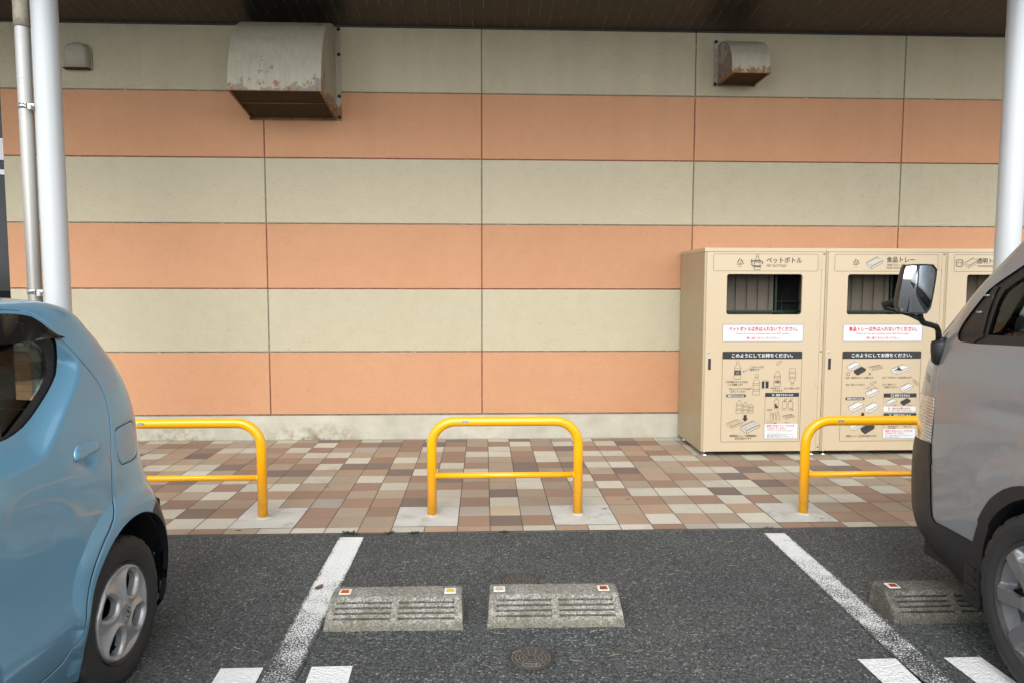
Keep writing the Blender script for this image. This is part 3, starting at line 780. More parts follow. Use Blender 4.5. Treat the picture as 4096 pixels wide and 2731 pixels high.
def eggs(a, cx, cy, w, h, m=0, lw=.0025):
    a.line([(cx-.5*w, cy+.05*h), (cx+.25*w, cy+.35*h), (cx+.5*w, cy-.02*h), (cx-.25*w, cy-.4*h)], lw, m, 0, True)
    for r_ in range(2):
        for i in range(4):
            x = cx-.32*w+i*.17*w+r_*.16*w; y = cy+.08*h+i*.07*h-r_*.2*h
            a.line([(x+.055*w*math.cos(t), y+.12*h*math.sin(t)) for t in np.linspace(0, 2*PI, 10)], lw, m, .0001)
def arrow_down(a, cx, top, w, h, m=0):
    a.fill([(cx-w*.25, top), (cx-w*.25, top-h*.5), (cx-w*.5, top-h*.5), (cx, top-h), (cx+w*.5, top-h*.5), (cx+w*.25, top-h*.5), (cx+w*.25, top)], m)
def faucet(a, x, y, s, m=0, lw=.003):
    a.line([(x-.35*s, y-.25*s), (x-.35*s, y+.25*s), (x-.1*s, y+.5*s), (x+1.2*s, y+1.0*s)], lw, m); a.line([(x+.3*s, y-.25*s), (x+.3*s, y+.05*s), (x+1.5*s, y+.7*s)], lw, m)
    a.line([(x-.35*s, y-.25*s), (x+.3*s, y-.25*s)], lw, m)
    a.line([(x-.03*s, y-.3*s), (x-.03*s, y-2.2*s)], lw*2.2, 5, .0001)

MATS = [m_ink, m_black, m_white, m_white2, m_red, m_grey, m_bin]
def sheet(a, name, parent, y, label=None):
    o = a.mb.build(name, MATS, parent, label); o.location = (0, y, 0); o.rotation_euler = (PI/2, 0, 0); return o

def cabinet(x0, label, kind):
    t = empty('recycling_bin', (x0, BF, 0), 0, label, 'recycling bin', 'cream recycling bins along the store wall')
    W = BW-.003
    mb = MB()
    th = .018
    mb.box((0, .003, .052), (th, BD, 1.772)); mb.box((W-th-.016, .003, .052), (W, BD, 1.772)); mb.box((th, .14, .053), (W-th-.017, BD-.019, .07)); mb.box((th, BD-.018, .053), (W-th-.017, BD, 1.771))
    mb.build('cabinet', [m_bin_shaded, m_bin], t)
    mb = MB(); mb.box((-.002, -.004, 1.7735), (W+.0015, BD+.004, 1.805), 0, .002); mb.build('top_panel', m_bin, t)
    # door with the throw-in opening
    mb = MB(); X0, X1, Z0, Z1 = .0195, 1.0125, .053, 1.7715
    outer = [(X0, Z0), (X1, Z0), (X1, Z1), (X0, Z1)]; hole = rrect(.195, 1.238, .850, 1.583, .022)
    tri = geometry.tessellate_polygon([[Vector((x, z, 0)) for x, z in outer], [Vector((x, z, 0)) for x, z in hole[::-1]]])
    pts = outer + hole[::-1]
    for yy in (0, .016): mb.add([(x, yy, z) for x, z in pts], tri)
    for loop in (outer, hole):
        n = len(loop); mb.add([(x, 0, z) for x, z in loop] + [(x, .016, z) for x, z in loop], [(i, (i+1) % n, n+(i+1) % n, n+i) for i in range(n)])
    door = mb.build('door', m_bin, t)
    mb = MB(); mb.box((1.0155, -.0005, .053), (W, .02, 1.7715), 0, .0015); mb.build('hinge_pillar', m_bin, t)
    for z in (1.66, 1.145, .655, .155):
        mb = MB(); mb.box((.992, -.0035, z-.042), (1.010, -.0004, z+.042), 0, .001); mb.box((1.0165, -.004, z-.042), (1.034, -.0008, z+.042), 0, .001)
        mb.lathe([(z-.042, .0045), (z+.042, .0045)], 10, mat=Matrix.Translation((1.0133, -.003, 0)))
        mb.build('hinge', m_bin, door)
    mb = MB(); mb.box((.0175+.030, -.0008, .765), (.0175+.055, .001, .862), 0, .0004); mb.build('handle_slot', m_black, door)
    mb = MB(); mb.lathe([(0, .0), (0, .009), (-.003, .011)], 16, mat=Matrix.Translation((.050, -.002, .916)) @ Matrix.Rotation(PI/2, 4, 'X')); mb.build('lock', m_steel, door)
    for x, y in ((320, 213), (357, 213), (965, 213), (1002, 213), (358, 537), (553, 537), (748, 537), (943, 537)):
        mb = MB(); u, z = U(x, y); mb.lathe([(-.0004, .006), (.0025, .004), (.003, 0)], 10, mat=Matrix.Translation((u, 0, z)) @ Matrix.Rotation(PI/2, 4, 'X'))
        mb.build('screw', m_grey, door)
    for z in (1.755, .92, .085):
        mb = MB(); mb.lathe([(0.0006, .007), (.003, .005), (.003, 0)], 10, 'Z', 0, Matrix.Translation((1.0325, -.0005, z)) @ Matrix.Rotation(PI/2, 4, 'X'))
        mb.build('screw', m_bolt, t)
    for x, y in ((.05, .05), (W-.05, .05), (.05, BD-.06), (W-.05, BD-.06)):
        mb = MB(); mb.lathe([(.0105, .026), (.018, .026), (.026, .010), (.053, .010)], 20, mat=Matrix.Translation((x, y, 0))); mb.build('foot', m_chrome, t)
    # collecting cart behind the opening: pale panel, dark wires, green frame
    mb = MB(); c, d = .23, .66; a, b = .07, .735
    for z in (.20, 1.255): mb.box((a, c, z-.010), (W-.05, c+.02, z+.010)); mb.box((a, d-.02, z-.012), (b, d, z+.012)); mb.box((a, c+.025, z-.012), (a+.02, d-.02, z+.012))
    mb.box((b-.012, c+.035, .20), (b+.006, c+.055, 1.60)); mb.box((b+.012, c+.12, 1.335), (W-.05, c+.135, 1.348))
    for x in (a+.01, W-.06): mb.tube([(x, c+.012, .075), (x, c+.012, 1.24)], .011, 8)
    for i in range(7): mb.tube([(a+.085+i*.100, c+.01, .214), (a+.085+i*.100, c+.01, 1.64)], .0028, 6, 1) if a+.085+i*.1 < b-.04 else None
    mb.tube([(b+.09, c+.13, .3), (b+.09, c+.13, 1.6)], .005, 6, 1)
    mb.build('wire_cart', [m_rack, m_black], t)
    mb = MB(); mb.box((.03, c+.028, .25), (b-.031, c+.034, 1.70)); mb.build('inner_panel', m_binin, t)
    mb = MB(); mb.box((.80, c+.16, 1.02), (W-.06, d-.05, 1.60)); mb.build('gap_shade_box', m_dark, t)  # black box added to stand for the shade in the gap
    # header plate
    a = Art(); a.line(rrect(.075, 1.609, .980, 1.753, .010), .003, 0, 0, True)
    if kind == 0:
        u, z = U(485, 135); tri_mark(a, u, z, .050, '1', 0, 'PET')
        u, z = U(605, 140); bottle(a, u, z+.064, .052, .13, 0, .0045, True)
        for s in (1, -1): a.line([(u+s*(.048*math.cos(q)), z-.010+s*(.020*math.sin(q))+s*.006) for q in np.linspace(-.5, 2.4, 12)], .009, 0, .0004)
        a.fill([(u-.054, z+.028), (u-.056, z-.004), (u-.030, z+.012)], 0, .0005)
        u, z = U(795, 125); a.text('ペットボトル', u, z, 0, width=.308, height=.050, bold=.03)
        u, z = U(740, 163); a.text('PET BOTTLES', u, z, 0, width=.168, height=.020, bold=.02)
    elif kind == 1:
        u, z = U(1303, 135, 1093); tri_mark(a, u, z, .046, '6', 0, 'PS')
        u, z = U(1435, 141, 1093); tray(a, u, z, .148, .105, 0, 5, .0035)
        u, z = U(1620, 118, 1093); a.text('食品トレー', u, z, 0, width=.248, height=.050, bold=.03)
        u, z = U(1588, 155, 1093); a.text('（発泡スチロール製）', u, z, 0, width=.165, height=.020, bold=.02)
        u, z = U(1642, 178, 1093); a.text('FOOD TRAYS (made from styrofoam)', u, z, 0, width=.300, height=.022, bold=.02)
    else:
        a.line(rrect(.092, 1.652, .150, 1.708, .012), .007, 0, 0, True); a.text('プラ', .121, 1.68, 0, height=.026, bold=.02)
        tray(a, .225, 1.682, .118, .09, 0, None, .0035)
        a.text('透明トレー', .275, 1.70, 0, height=.046, width=.24, align='LEFT', bold=.03); a.text('TRANSPARENT TRAYS', .278, 1.655, 0, height=.018, width=.23, align='LEFT', bold=.02)
    sheet(a, 'header_print', door, -.0008)
    # white notice
    a = Art(); a.fill(rrect(.170, 1.008, .870, 1.152, .008), 2); a.line(rrect(.170, 1.008, .870, 1.152, .008), .003, 0, .0002, True)
    what = ['ペットボトル', '食品トレー', '透明トレー'][kind]; en = ['PET bottles', 'food trays', 'transparent trays'][kind]
    a.text(what+'以外は入れないでください。', .520, 1.114, 4, width=.600, height=.039, bold=.04, lift=.0003)
    a.text('Please do not put anything other than %s.' % en, .520, 1.073, 4, width=.465, height=.018, bold=.02, lift=.0003)
    a.text('使い捨てからリサイクルへ', .522, 1.036, 4, width=.290, height=.025, bold=.02, lift=.0003)
    sheet(a, 'notice_sign', door, -.0012, 'white notice with red lettering')
    # instruction poster
    a = Art(); a.line(rrect(.172, .136, .868, .921, .010), .003, 0, 0, True); a.fill(rrect(.172, .857, .868, .921, .008), 1, .0002)
    a.text('このようにしてお持ちください。', .520, .888, 2, width=.532, height=.034, bold=.032, lift=.0004)
    if kind != 1:
        def q(x, y):
            f = (y-60)/1435; return (.172+.696*(x-150+30*f)/(1272-14*f), .921-.785*f)
        k = .696/1270
        def tx(s, x, y, w, h, m=0, b=.022): u, z = q(x, y); a.text(s, u, z, m, width=w*k, height=h*k, bold=b, lift=.0004)
        def bt(x, y, w, h, **kw): u, z = q(x, y); bottle(a, u, z, w*k, h*k, 0, .0028, **kw)
        if kind == 0:
            bt(392, 210, 112, 288, label=True); u, z = q(390, 390); tri_mark(a, u, z, .022, None, 2)
            u, z = q(390, 388); a.lift = 0
            a.line([q(580, 328), q(490, 372)], .0028, 0); a.fill([q(470, 378), q(500, 385), q(488, 358)][::-1], 0)
            tx('このマークが', 695, 302, 210, 36); tx('目印です', 662, 345, 145, 36)
            tx('①PET製のボトルである', 378, 537, 350, 34); tx('ことを確認します', 352, 578, 245, 34)
            u, z = q(698, 420); a.line([(u-.015, z), (u+.015, z), (u+.015, z-.022), (u-.015, z-.022)], .0028, 0, 0, True)
            bt(694, 425, 112, 325, cap=False)
            x0, z0 = q(778, 530); x1, z1 = q(882, 640); a.fill([(x0, z1), (x0+.022, z1), (x0+.022, z0), (x0, z0)], 1); a.fill([(x1-.026, z1), (x1, z1), (x1, z0), (x1-.026, z0)], 1)
            a.line([((x0+x1)/2+(x1-x0)/2*math.cos(t), z0+.008*math.sin(t)) for t in np.linspace(0, 2*PI, 16)], .0028, 0)
            u, z = q(1030, 255); faucet(a, u, z, .030); bt(1026, 330, 108, 282, cap=False)
            u, z = q(1028, 560)
            for g in np.linspace(.4, 2.7, 7): a.line([(u+.006*math.cos(g), z+.006*math.sin(g)), (u+.028*math.cos(g), z+.036*math.sin(g))], .003, 0)
            bt(1268, 322, 108, 275, cap=False, flip=True); u, z = q(1265, 575); a.line([(u-.010, z+.010), (u+.010, z+.010), (u+.010, z-.010), (u-.010, z-.010)], .0028, 0, 0, True)
            tx('②キャップとラベルは必ず', 432, 647, 365, 34); tx('はずしてください', 402, 688, 245, 34)
            tx('③中をよく', 992, 638, 150, 34); tx('すすぎます', 1030, 678, 150, 34); tx('④よく乾かします', 1258, 640, 245, 32)
            bt(418, 797, 98, 240, cap=False); bt(520, 830, 84, 208, cap=False); bt(608, 866, 68, 170, cap=False)
            u, z = q(345, 1205); tray(a, u, z, 272*k, 140*k, 0, None, .0025, True, 5); u, z = q(590, 1258); tray(a, u, z, 320*k, 205*k, 0, 5, .0035, True, 3)
            tx('透明食品トレーや透明容器に', 482, 1398, 440, 36); tx('生まれ変わります', 480, 1440, 265, 36)
            u, z = q(365, 756); a.fill(rrect(u-.087, z-.013, u+.087, z+.013, .0125), 1, .0002); tx('回収されたものは', 365, 757, 262, 32, 2, .03)
        else:
            for i in range(3): u, z = q(380+i*330, 360); tray(a, u, z, 240*k, 180*k, 0, None, .003)
            u, z = q(365, 756); a.fill(rrect(u-.087, z-.013, u+.087, z+.013, .0125), 1, .0002); tx('回収されたものは', 365, 757, 262, 32, 2, .03)
            u, z = q(500, 900); tray(a, u, z, 320*k, 205*k, 0, None, .003); u, z = q(500, 1260); tray(a, u, z, 320*k, 205*k, 0, 5, .003)
        u, z = q(512, 1063); arrow_down(a, u, z, 100*k, 110*k, 1)
        A0 = q(832, 712); B0 = q(1348, 1445)
        a.line([A0, (B0[0], A0[1]), B0, (A0[0], B0[1])], .0028, 0, .0002, True); h0 = q(832, 775)[1]; w0 = q(832, 1208)[1]
        a.fill([(A0[0], h0), (B0[0], h0), (B0[0], A0[1]), (A0[0], A0[1])], 1, .0002); a.fill([(A0[0], B0[1]), (B0[0], B0[1]), (B0[0], w0), (A0[0], w0)], 2, .0001)
        tx('✕', 958, 744, 44, 40, 2, .03); tx('回収できないもの', 1140, 746, 272, 36, 2, .03)
        u, z = q(1012, 885); a.line(rrect(u-.018, z-.046, u+.018, z+.034, .008), .0028, 0, 0, True); a.line([(u-.007, z+.036), (u-.007, z+.05), (u+.007, z+.05), (u+.007, z+.036)], .0028, 0); a.fill([(u-.013, z-.038), (u+.013, z-.038), (u+.013, z-.022), (u+.002, z-.018), (u, z), (u-.013, z)], 1, .0001)
        for x in (1140, 1235):
            u, z = q(x, 905); a.line(rrect(u-.020, z-.030, u+.020, z+.030, .006), .0028, 0, 0, True); a.line([(u, z+.03), (u, z+.05), (u+.022, z+.054)], .004, 0); a.line([(u-.01, z+.036), (u+.01, z+.036)], .005, 0)
        for x, hh in ((930, 60), (982, 66)): u, z = q(x, 1090); a.line([(u-.010, z-.031), (u+.010, z-.031), (u+.010, z+hh*k), (u-.010, z+hh*k)], .0028, 0, 0, True); a.line([(u-.01, z+.015), (u+.01, z+.015)], .0028, 0)
        u, z = q(1036, 1085); a.line([(u-.006, z+.044), (u-.006, z+.02), (u-.014, z-.01), (u-.012, z-.034), (u+.012, z-.034), (u+.014, z-.01), (u+.006, z+.02), (u+.006, z+.044)], .0028, 0, 0, True)
        u, z = q(1205, 1092); eggs(a, u, z, 225*k, 100*k)
        tx('洗剤容器', 900, 983, 84, 20); tx('シャンプー・リンス容器', 1180, 983, 205, 20); tx('ソース・油', 900, 1168, 95, 18); tx('ドレッシング容器', 930, 1194, 162, 20); tx('卵パック', 1182, 1190, 75, 20)
        tx('回収できないトレーやゴミを', 1076, 1240, 445, 36, 4, .03); tx('入れないでください', 1012, 1281, 312, 34, 4, .03)
        a.line([q(850, 1310), q(1272, 1310), q(1272, 1375), q(850, 1375)], .002, 0, .0004, True); tx('このマークがついていない容器は', 1088, 1330, 340, 20, 5); tx('回収できません', 1000, 1356, 155, 20, 5)
        u, z = q(888, 1342); tri_mark(a, u, z, .018, None, 0)
        tx('容器の分別は手作業で行なわれています', 1008, 1397, 305, 15); tx('皆様のご理解とご協力の程よろしくお願いいたします', 1075, 1419, 440, 15)
    else:
        def q(x, y):
            f = (y-55)/1430; return (.172+.696*(x-132+52*f)/(1236-0*f), .921-.785*f)
        k = .696/1240
        def tx(s, x, y, w, h, m=0, b=.022): u, z = q(x, y); a.text(s, u, z, m, width=w*k, height=h*k, bold=b, lift=.0004)
        def tr(x, y, w, h, f=3, **kw): u, z = q(x, y); tray(a, u, z, w*k, h*k, 0, f, .0030, **kw)
        tr(300, 288, 200, 142); tr(402, 362, 195, 140, 1); u, z = q(650, 312); eggs(a, u, z, 250*k, 120*k)
        u, z = q(218, 410); a.line([(u+.013*math.cos(t), z+.013*math.sin(t)) for t in np.linspace(0, 2*PI, 20)], .004, 0)
        u, z = q(558, 410); a.line([(u-.010, z-.010), (u+.010, z+.010)], .005, 0); a.line([(u-.010, z+.010), (u+.010, z-.010)], .005, 0)
        tr(1040, 338, 300, 155); u, z = q(1010, 320); a.fill([(u-.040, z-.018), (u+.045, z-.018), (u+.018, z-.004), (u+.004, z+.016), (u-.012, z-.004)], 1, .0005)
        tx('①白・色付きのトレーに限ります', 398, 470, 435, 32); tx('②シールやビニールをはがします', 990, 468, 462, 32)
        tx('③よく洗ってください', 330, 580, 298, 32); tx('④よく乾かして', 862, 578, 208, 30); tx('お持ちください', 892, 622, 212, 30)
        tr(598, 708, 212, 150); u, z = q(592, 575); faucet(a, u, z, .030)
        u, z = q(590, 655)
        for g in np.linspace(.3, 2.8, 7): a.line([(u+.03*math.cos(g), z+.012*math.sin(g)), (u+.06*math.cos(g), z+.034*math.sin(g))], .0025, 0)
        tr(1138, 632, 210, 150); c0 = q(1330, 500)
        for g in np.linspace(3.2, 4.7, 6): a.line([(c0[0]+.034*math.cos(g), c0[1]+.034*math.sin(g)), (c0[0]+.056*math.cos(g), c0[1]+.056*math.sin(g))], .003, 0)
        a.line([(c0[0]+.028*math.cos(g), c0[1]+.028*math.sin(g)) for g in np.linspace(3.2, 4.7, 8)], .003, 0)
        u, z = q(328, 803); a.fill(rrect(u-.086, z-.013, u+.086, z+.013, .0125), 1, .0002); tx('回収されたものは', 328, 804, 250, 32, 2, .03)
        tr(340, 932, 240, 172); tr(585, 948, 235, 175); u, z = q(450, 1028); arrow_down(a, u, z, 95*k, 105*k, 1)
        tr(350, 1230, 240, 172); tr(528, 1285, 225, 175, 1); tx('何度もトレーに生まれ変わります', 428, 1403, 490, 34)
        for (yt, yb, head, mk) in ((722, 1018, '回収できるもの', '○'), (1040, 1447, '回収できないもの', '✕')):
            A0 = q(782, yt); B0 = (q(1300, yt)[0], q(1300, yb)[1]); h0 = q(0, yt+64)[1]
            a.line([A0, (B0[0], A0[1]), B0, (A0[0], B0[1])], .0028, 0, .0003, True); a.fill([(A0[0], h0), (B0[0], h0), (B0[0], A0[1]), (A0[0], A0[1])], 1, .0002)
            w0 = q(0, 932 if yt < 900 else 1292)[1]; a.fill([(A0[0], B0[1]), (B0[0], B0[1]), (B0[0], w0), (A0[0], w0)], 2, .0001)
            tx(mk, 915 if yt < 900 else 885, yt+32, 46, 46, 2, .03); tx(head, 1075, yt+32, 240 if yt < 900 else 268, 36, 2, .03)
        tr(898, 862, 172, 122); tr(1126, 858, 168, 118, 1); tx('白色トレー', 985, 912, 95, 18); tx('色付きトレー', 1215, 912, 115, 18)
        tx('白・色付きは問いません', 1032, 962, 355, 36, 4, .03); tx('トレーは洗って乾かしてお持ちください', 1040, 996, 375, 18)
        tr(900, 1170, 150, 95, 5); tr(1180, 1165, 120, 90, 1); tx('内側を着色された', 930, 1255, 160, 18); tx('ほかの容器', 910, 1280, 120, 18); tx('発泡どんぶり', 1160, 1255, 120, 18)
        tx('回収できないトレーやゴミを', 1022, 1325, 432, 34, 4, .03); tx('入れないでください', 960, 1362, 300, 32, 4, .03)
        tx('トレーでない一般ゴミ、洗っていないトレー、', 1020, 1398, 435, 18); tx('生ゴミは回収できません', 918, 1424, 235, 18)
    sheet(a, 'instruction_poster', door, -.0012, ['poster on sorting bottles', 'poster on sorting food trays', 'poster on sorting clear trays'][kind])
    return t
cabinet(1.882, 'cream recycling bin headed with a PET bottle symbol, at the free end of the row', 0)
cabinet(2.934, 'cream recycling bin for white food trays, middle one, behind the van mirror', 1)
cabinet(3.984, 'cream recycling bin for clear trays, mostly hidden behind the grey van', 2)
# ---------------------------------------------------------------- yellow barriers
def barrier(x0, x1, y, label, pads, y2=None):
    y2 = y if y2 is None else y2
    cx = (x0+x1)/2
    t = empty('yellow_barrier', (cx, (y+y2)/2, .010), math.atan2(y2-y, x1-x0), label, 'barrier', 'yellow tube barriers along the pavement edge')
    hw = math.hypot(x1-x0, y2-y)/2; H = .612; rc = .152; r = .0304
    path = [(-hw, 0, 0), (-hw, 0, H-rc)] + [(-hw+rc+rc*math.cos(a), 0, H-rc+rc*math.sin(a)) for a in np.linspace(PI, PI/2, 12)[1:]] + \
           [(hw-rc+rc*math.cos(a), 0, H-rc+rc*math.sin(a)) for a in np.linspace(PI/2, 0, 12)] + [(hw, 0, 0)]
    mb = MB(); mb.tube(path, r, 32); fr = mb.build('frame', m_yellow, t)
    mb = MB(); mb.tube([(-hw+r*.8, 0, .262), (hw-r*.8, 0, .262)], .0185, 20)
    for s in (-1, 1): mb.tube([(s*(hw-r*.75), 0, .262), (s*(hw-r-.006), 0, .262)], [.022, .0175], 20, caps=False)
    mb.build('crossbar', m_yellow, t)
    a = Art(); a.fill(rrect(-.021, -.0075, .021, .0075, .0072), 0); a.line(rrect(-.0195, -.0062, .0195, .0062, .006), .0012, 1, .0003, True)
    a.text('ebara', 0, 0, 1, width=.028, height=.0075, bold=.03, lift=.0004)
    st = a.mb.build('sticker', [m_stick, m_stickw], fr); st.location = (-hw+.215, -.0312, H+.003); st.rotation_euler = (PI/2, 0, 0)
    for px in pads:
        mb = MB(); lx = -hw if px < cx else hw
        n = 9; vs = []; k = .4/(n-1)
        for i in range(n):
            for j in range(n):
                x = px+.003+i*(.394/(n-1)); yy = -2.5205+j*(.395/(n-1))
                d = math.hypot(x-(cx+lx), yy-y)
                vs.append((x-cx, yy-(y+y2)/2, .0012+.006*math.exp(-(d/.05)**2)+rng.uniform(-.0005, .0005)))
        mb.add(vs, [(i*n+j, (i+1)*n+j, (i+1)*n+j+1, i*n+j+1) for i in range(n-1) for j in range(n-1)], 0, True)
        mb.lathe([(.002, .050), (.010, .036), (.012, .030)], 24, mat=Matrix.Translation((lx, 0, 0)))
        o = mb.build('footing_pad', m_pad, t); o.rotation_euler = (0, 0, -math.atan2(y2-y, x1-x0)) if False else (0, 0, 0)
    return t
barrier(-.3325, .6075, -2.312, 'yellow tube barrier standing clear in the middle between both parked vehicles', [-.5615, .4385])
barrier(-2.344, -1.404, -2.325, 'yellow tube barrier partly hidden behind the tail of the blue car', [-1.5615])
barrier(2.075, 3.015, -2.358, 'yellow tube barrier in front of the bins, partly hidden by the grey van', [1.8385])

# ---------------------------------------------------------------- concrete wheel stops
def wheel_stop(x, y, rz, label, lenses, mat=None):
    t = empty('wheel_stop', (x, y, 0), rz, label, 'wheel stop', 'concrete wheel stops on the asphalt')
    L = .604
    def prof(gr, e):
        # e: 0..1 end rounding
        p = [(0, 0), (.002, .022), (.006, .034)]
        a = np.array((.006, .036)); b = np.array((.098, .102)); d = (b-a); nn = np.array([d[1], -d[0]])/np.hypot(*d)
        for i in range(4):
            c = .14+i*.225
            for f, dep in ((-.048, 0), (-.036, 1), (.036, 1), (.048, 0)):
                q = a+d*(c+f) - nn*(-1)*0 - (-nn)*0
                q = a+d*(c+f)+np.array([d[1], -d[0]])/np.hypot(*d)*(.016*gr*dep)
                p.append((q[0], q[1]))
        p += [(.098, .102), (.108, .107), (.120, .109), (.205, .110), (.214, .105), (.222, .0)]
        return p
    xs = [(0, 0, .9), (.006, 0, .25), (.012, 0, 0), (.034, 0, 0), (.037, 1, 0), (.283, 1, 0), (.286, 0, 0), (.318, 0, 0), (.321, 1, 0), (.567, 1, 0), (.570, 0, 0), (.592, 0, 0), (.598, 0, .25), (.604, 0, .9)]
    mb = MB(); vs = []
    sub = []
    for i in range(len(xs)-1):
        k = max(1, int((xs[i+1][0]-xs[i][0])/.03)); sub += [tuple(np.array(xs[i])+(np.array(xs[i+1])-np.array(xs[i]))*j/k) for j in range(k)]
    sub.append(xs[-1]); rr = random.Random(int((x+9)*100))
    for X, g, e in sub:
        for (py, pz) in prof(g, e):
            ii = .006*e
            yy = py + (ii if py < .1 else -ii)*(1 if pz > .01 else .3); zz = pz - (ii if pz > .06 else 0)
            taper = .012*(zz/.11)*(1 if X > L/2 else -1)*abs(X-L/2)/(L/2)
            vs.append((X-taper, yy+rr.uniform(-.0008, .0008), max(0, zz+(rr.uniform(-.0008, .0008) if pz > 0 else 0))))
    n = len(prof(0, 0))
    fs = [(i*n+j, (i+1)*n+j, (i+1)*n+j+1, i*n+j+1) for i in range(len(sub)-1) for j in range(n-1)]
    fs += [tuple(range(n))[::1], tuple((len(sub)-1)*n+j for j in range(n))[::-1]]
    mb.add(vs, fs, 0, False); mb.build('block', mat or m_stop, t)
    for px, lm in lenses:
        mb = MB(); mb.box((px-.026, .126, .106), (px+.026, .178, .1125), 0, .002); f = mb.build('reflector_frame', m_refl_frame, t)
        mb = MB(); mb.add([(px-.019, .132, .1132), (px+.019, .132, .1132), (px+.015, .160, .1165), (px-.015, .160, .1165), (px-.019, .132, .1126), (px+.019, .132, .1126)], [(0, 1, 2, 3), (4, 5, 1, 0)]); mb.build('reflector_lens', lm, f)
    return t
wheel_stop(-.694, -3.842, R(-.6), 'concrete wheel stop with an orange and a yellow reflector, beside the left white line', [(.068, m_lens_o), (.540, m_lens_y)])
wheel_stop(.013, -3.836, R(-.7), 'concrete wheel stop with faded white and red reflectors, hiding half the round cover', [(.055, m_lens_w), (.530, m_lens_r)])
wheel_stop(1.812, -3.862, R(.0), 'dark concrete wheel stop with shade in its colour under the front bumper of the grey van', [(.072, m_lens_r), (.54, m_lens_y)], m_stop2)

# ---------------------------------------------------------------- small round covers
def cover(x, y, r, label, txt=True):
    t = empty('manhole_cover', (x, y, .0), 0, label, 'manhole cover')
    mb = MB(); mb.lathe([(.0045, r+.006), (.0085, r+.003), (.0085, r-.003), (.003, r-.004)], 40); mb.build('ring', m_iron, t)
    mb = MB(); mb.lathe([(.0052, 0.0001), (.0052, r-.004)], 40, smooth=False)
    R0 = [.018, .033, .048, .063, .078]; R0 = [q*r/.088 for q in R0]
    a = Art()
    for q in R0: a.line([(q*math.cos(z), q*math.sin(z)) for z in np.linspace(0, 2*PI, 40)], .0016, 1, .0058)
    for i in range(4):
        n = 7+i*2
        for k in range(n):
            z = 2*PI*(k+.5*(i % 2))/n; a.line([(R0[i]*math.cos(z), R0[i]*math.sin(z)), (R0[i+1]*math.cos(z), R0[i+1]*math.sin(z))], .0016, 1, .0058)
    if txt:
        a.fill(rrect(-.033, -.071, .033, -.047, .011), 0, .0062); a.line(rrect(-.033, -.071, .033, -.047, .011), .003, 1, .0066, True); a.text('おすい', 0, -.059, 1, width=.046, height=.015, bold=.03, lift=.0068, rot=PI)
    mb.v += [(p[0], p[1], p[2]) for p in a.mb.v]; k = len(mb.v)-len(a.mb.v); mb.f += [tuple(i+k for i in f) for f in a.mb.f]; mb.m += a.mb.m; mb.sm += a.mb.sm
    mb.build('lid', [m_iron, m_ironj], t)
cover(.187, -4.101, .086, 'small round cast iron drain cover in front of the wheel stops')
cover(.180, -3.350, .094, 'round cast iron cover half hidden behind the concrete wheel stop', False)

# ---------------------------------------------------------------- weeds, leaves, straw
def weed(x, y, s, n, label, seed, grass=False):
    rr = random.Random(seed); mb = MB()
    for i in range(n):
        a = rr.uniform(0, 2*PI); el = rr.uniform(.15, 1.1) if not grass else rr.uniform(.7, 1.4); L = s*rr.uniform(.4, 1.); w = L*(.22 if not grass else .05)
        ox, oy = rr.uniform(-s, s)*.9, rr.uniform(-.3, .3)*s
        d = Vector((math.cos(a)*math.cos(el), math.sin(a)*math.cos(el), math.sin(el))); side = d.cross(Vector((0, 0, 1))).normalized()*w
        p = Vector((ox, oy, .0)); q = p+d*L*.55+Vector((0, 0, .15*L)); e = p+d*L
        mb.add([p, q+side, e, q-side], [(0, 1, 2, 3)])
    o = mb.build('weed', m_weed); o.location = (x, y, .004); o.scale = (.8, .5, .5); tag(o, label, 'weed', 'weeds in the crack along the pavement edge')
weed(-.80, CURB-.004, .050, 46, 'low green weed strip at the head of the left white line', 1)
weed(-.565, CURB-.002, .042, 40, 'small weed tuft between the left white line and the mortar pad', 2)
weed(-.42, CURB-.006, .034, 44, 'bushy green weed tuft in front of the mortar pad of the middle barrier', 3)
weed(.115, CURB-.006, .032, 36, 'weed tuft in the pavement edge under the middle of the barrier', 4)
weed(1.735, CURB-.008, .045, 40, 'thin grass tuft above the head of the right white line', 5, True)
def leaf(x, y, z, L, w, rz, m, label, curl=.3):
    mb = MB(); n = 7; vs = []
    for i in range(n):
        f = i/(n-1); ww = w*math.sin(PI*min(.98, f*.92+.06))**.8; zz = curl*L*(f-.5)**2+.001
        vs += [(L*(f-.5), ww/2, zz+.25*ww*curl), (L*(f-.5), 0, zz), (L*(f-.5), -ww/2, zz+.3*ww*curl)]
    mb.add(vs, [(3*i, 3*i+1, 3*i+4, 3*i+3) for i in range(n-1)]+[(3*i+1, 3*i+2, 3*i+5, 3*i+4) for i in range(n-1)], 0, True)
    o = mb.build('dry_leaf', m); o.location = (x, y, z); o.rotation_euler = (0, 0, rz); tag(o, label, 'leaf')
leaf(-.81, -3.40, .004, .06, .035, 1.2, m_leaf, 'brown curled dry leaf lying on the left white line', .6)
leaf(.80, -2.215, .012, .035, .012, .1, m_leafd, 'dark leaf on the right mortar pad of the middle barrier', .2)
leaf(-1.48, -2.555, .0105, .038, .02, .2, m_leafd, 'black flat leaf on the edge tile beside the left barrier', .05)
leaf(2.15, -2.46, .012, .03, .01, -.3, m_leafd, 'dark leaf on the mortar pad of the right barrier', .2)
leaf(1.00, -2.0, .0105, .04, .013, -.2, m_leafd, 'dark leaf on a pale tile between the middle and right barriers', .2)
leaf(-1.15, -1.62, .0105, .05, .012, .3, m_leafd, 'thin dark leaf on brown paving right of the left barrier', .2)
mb = MB(); rr = random.Random(11)
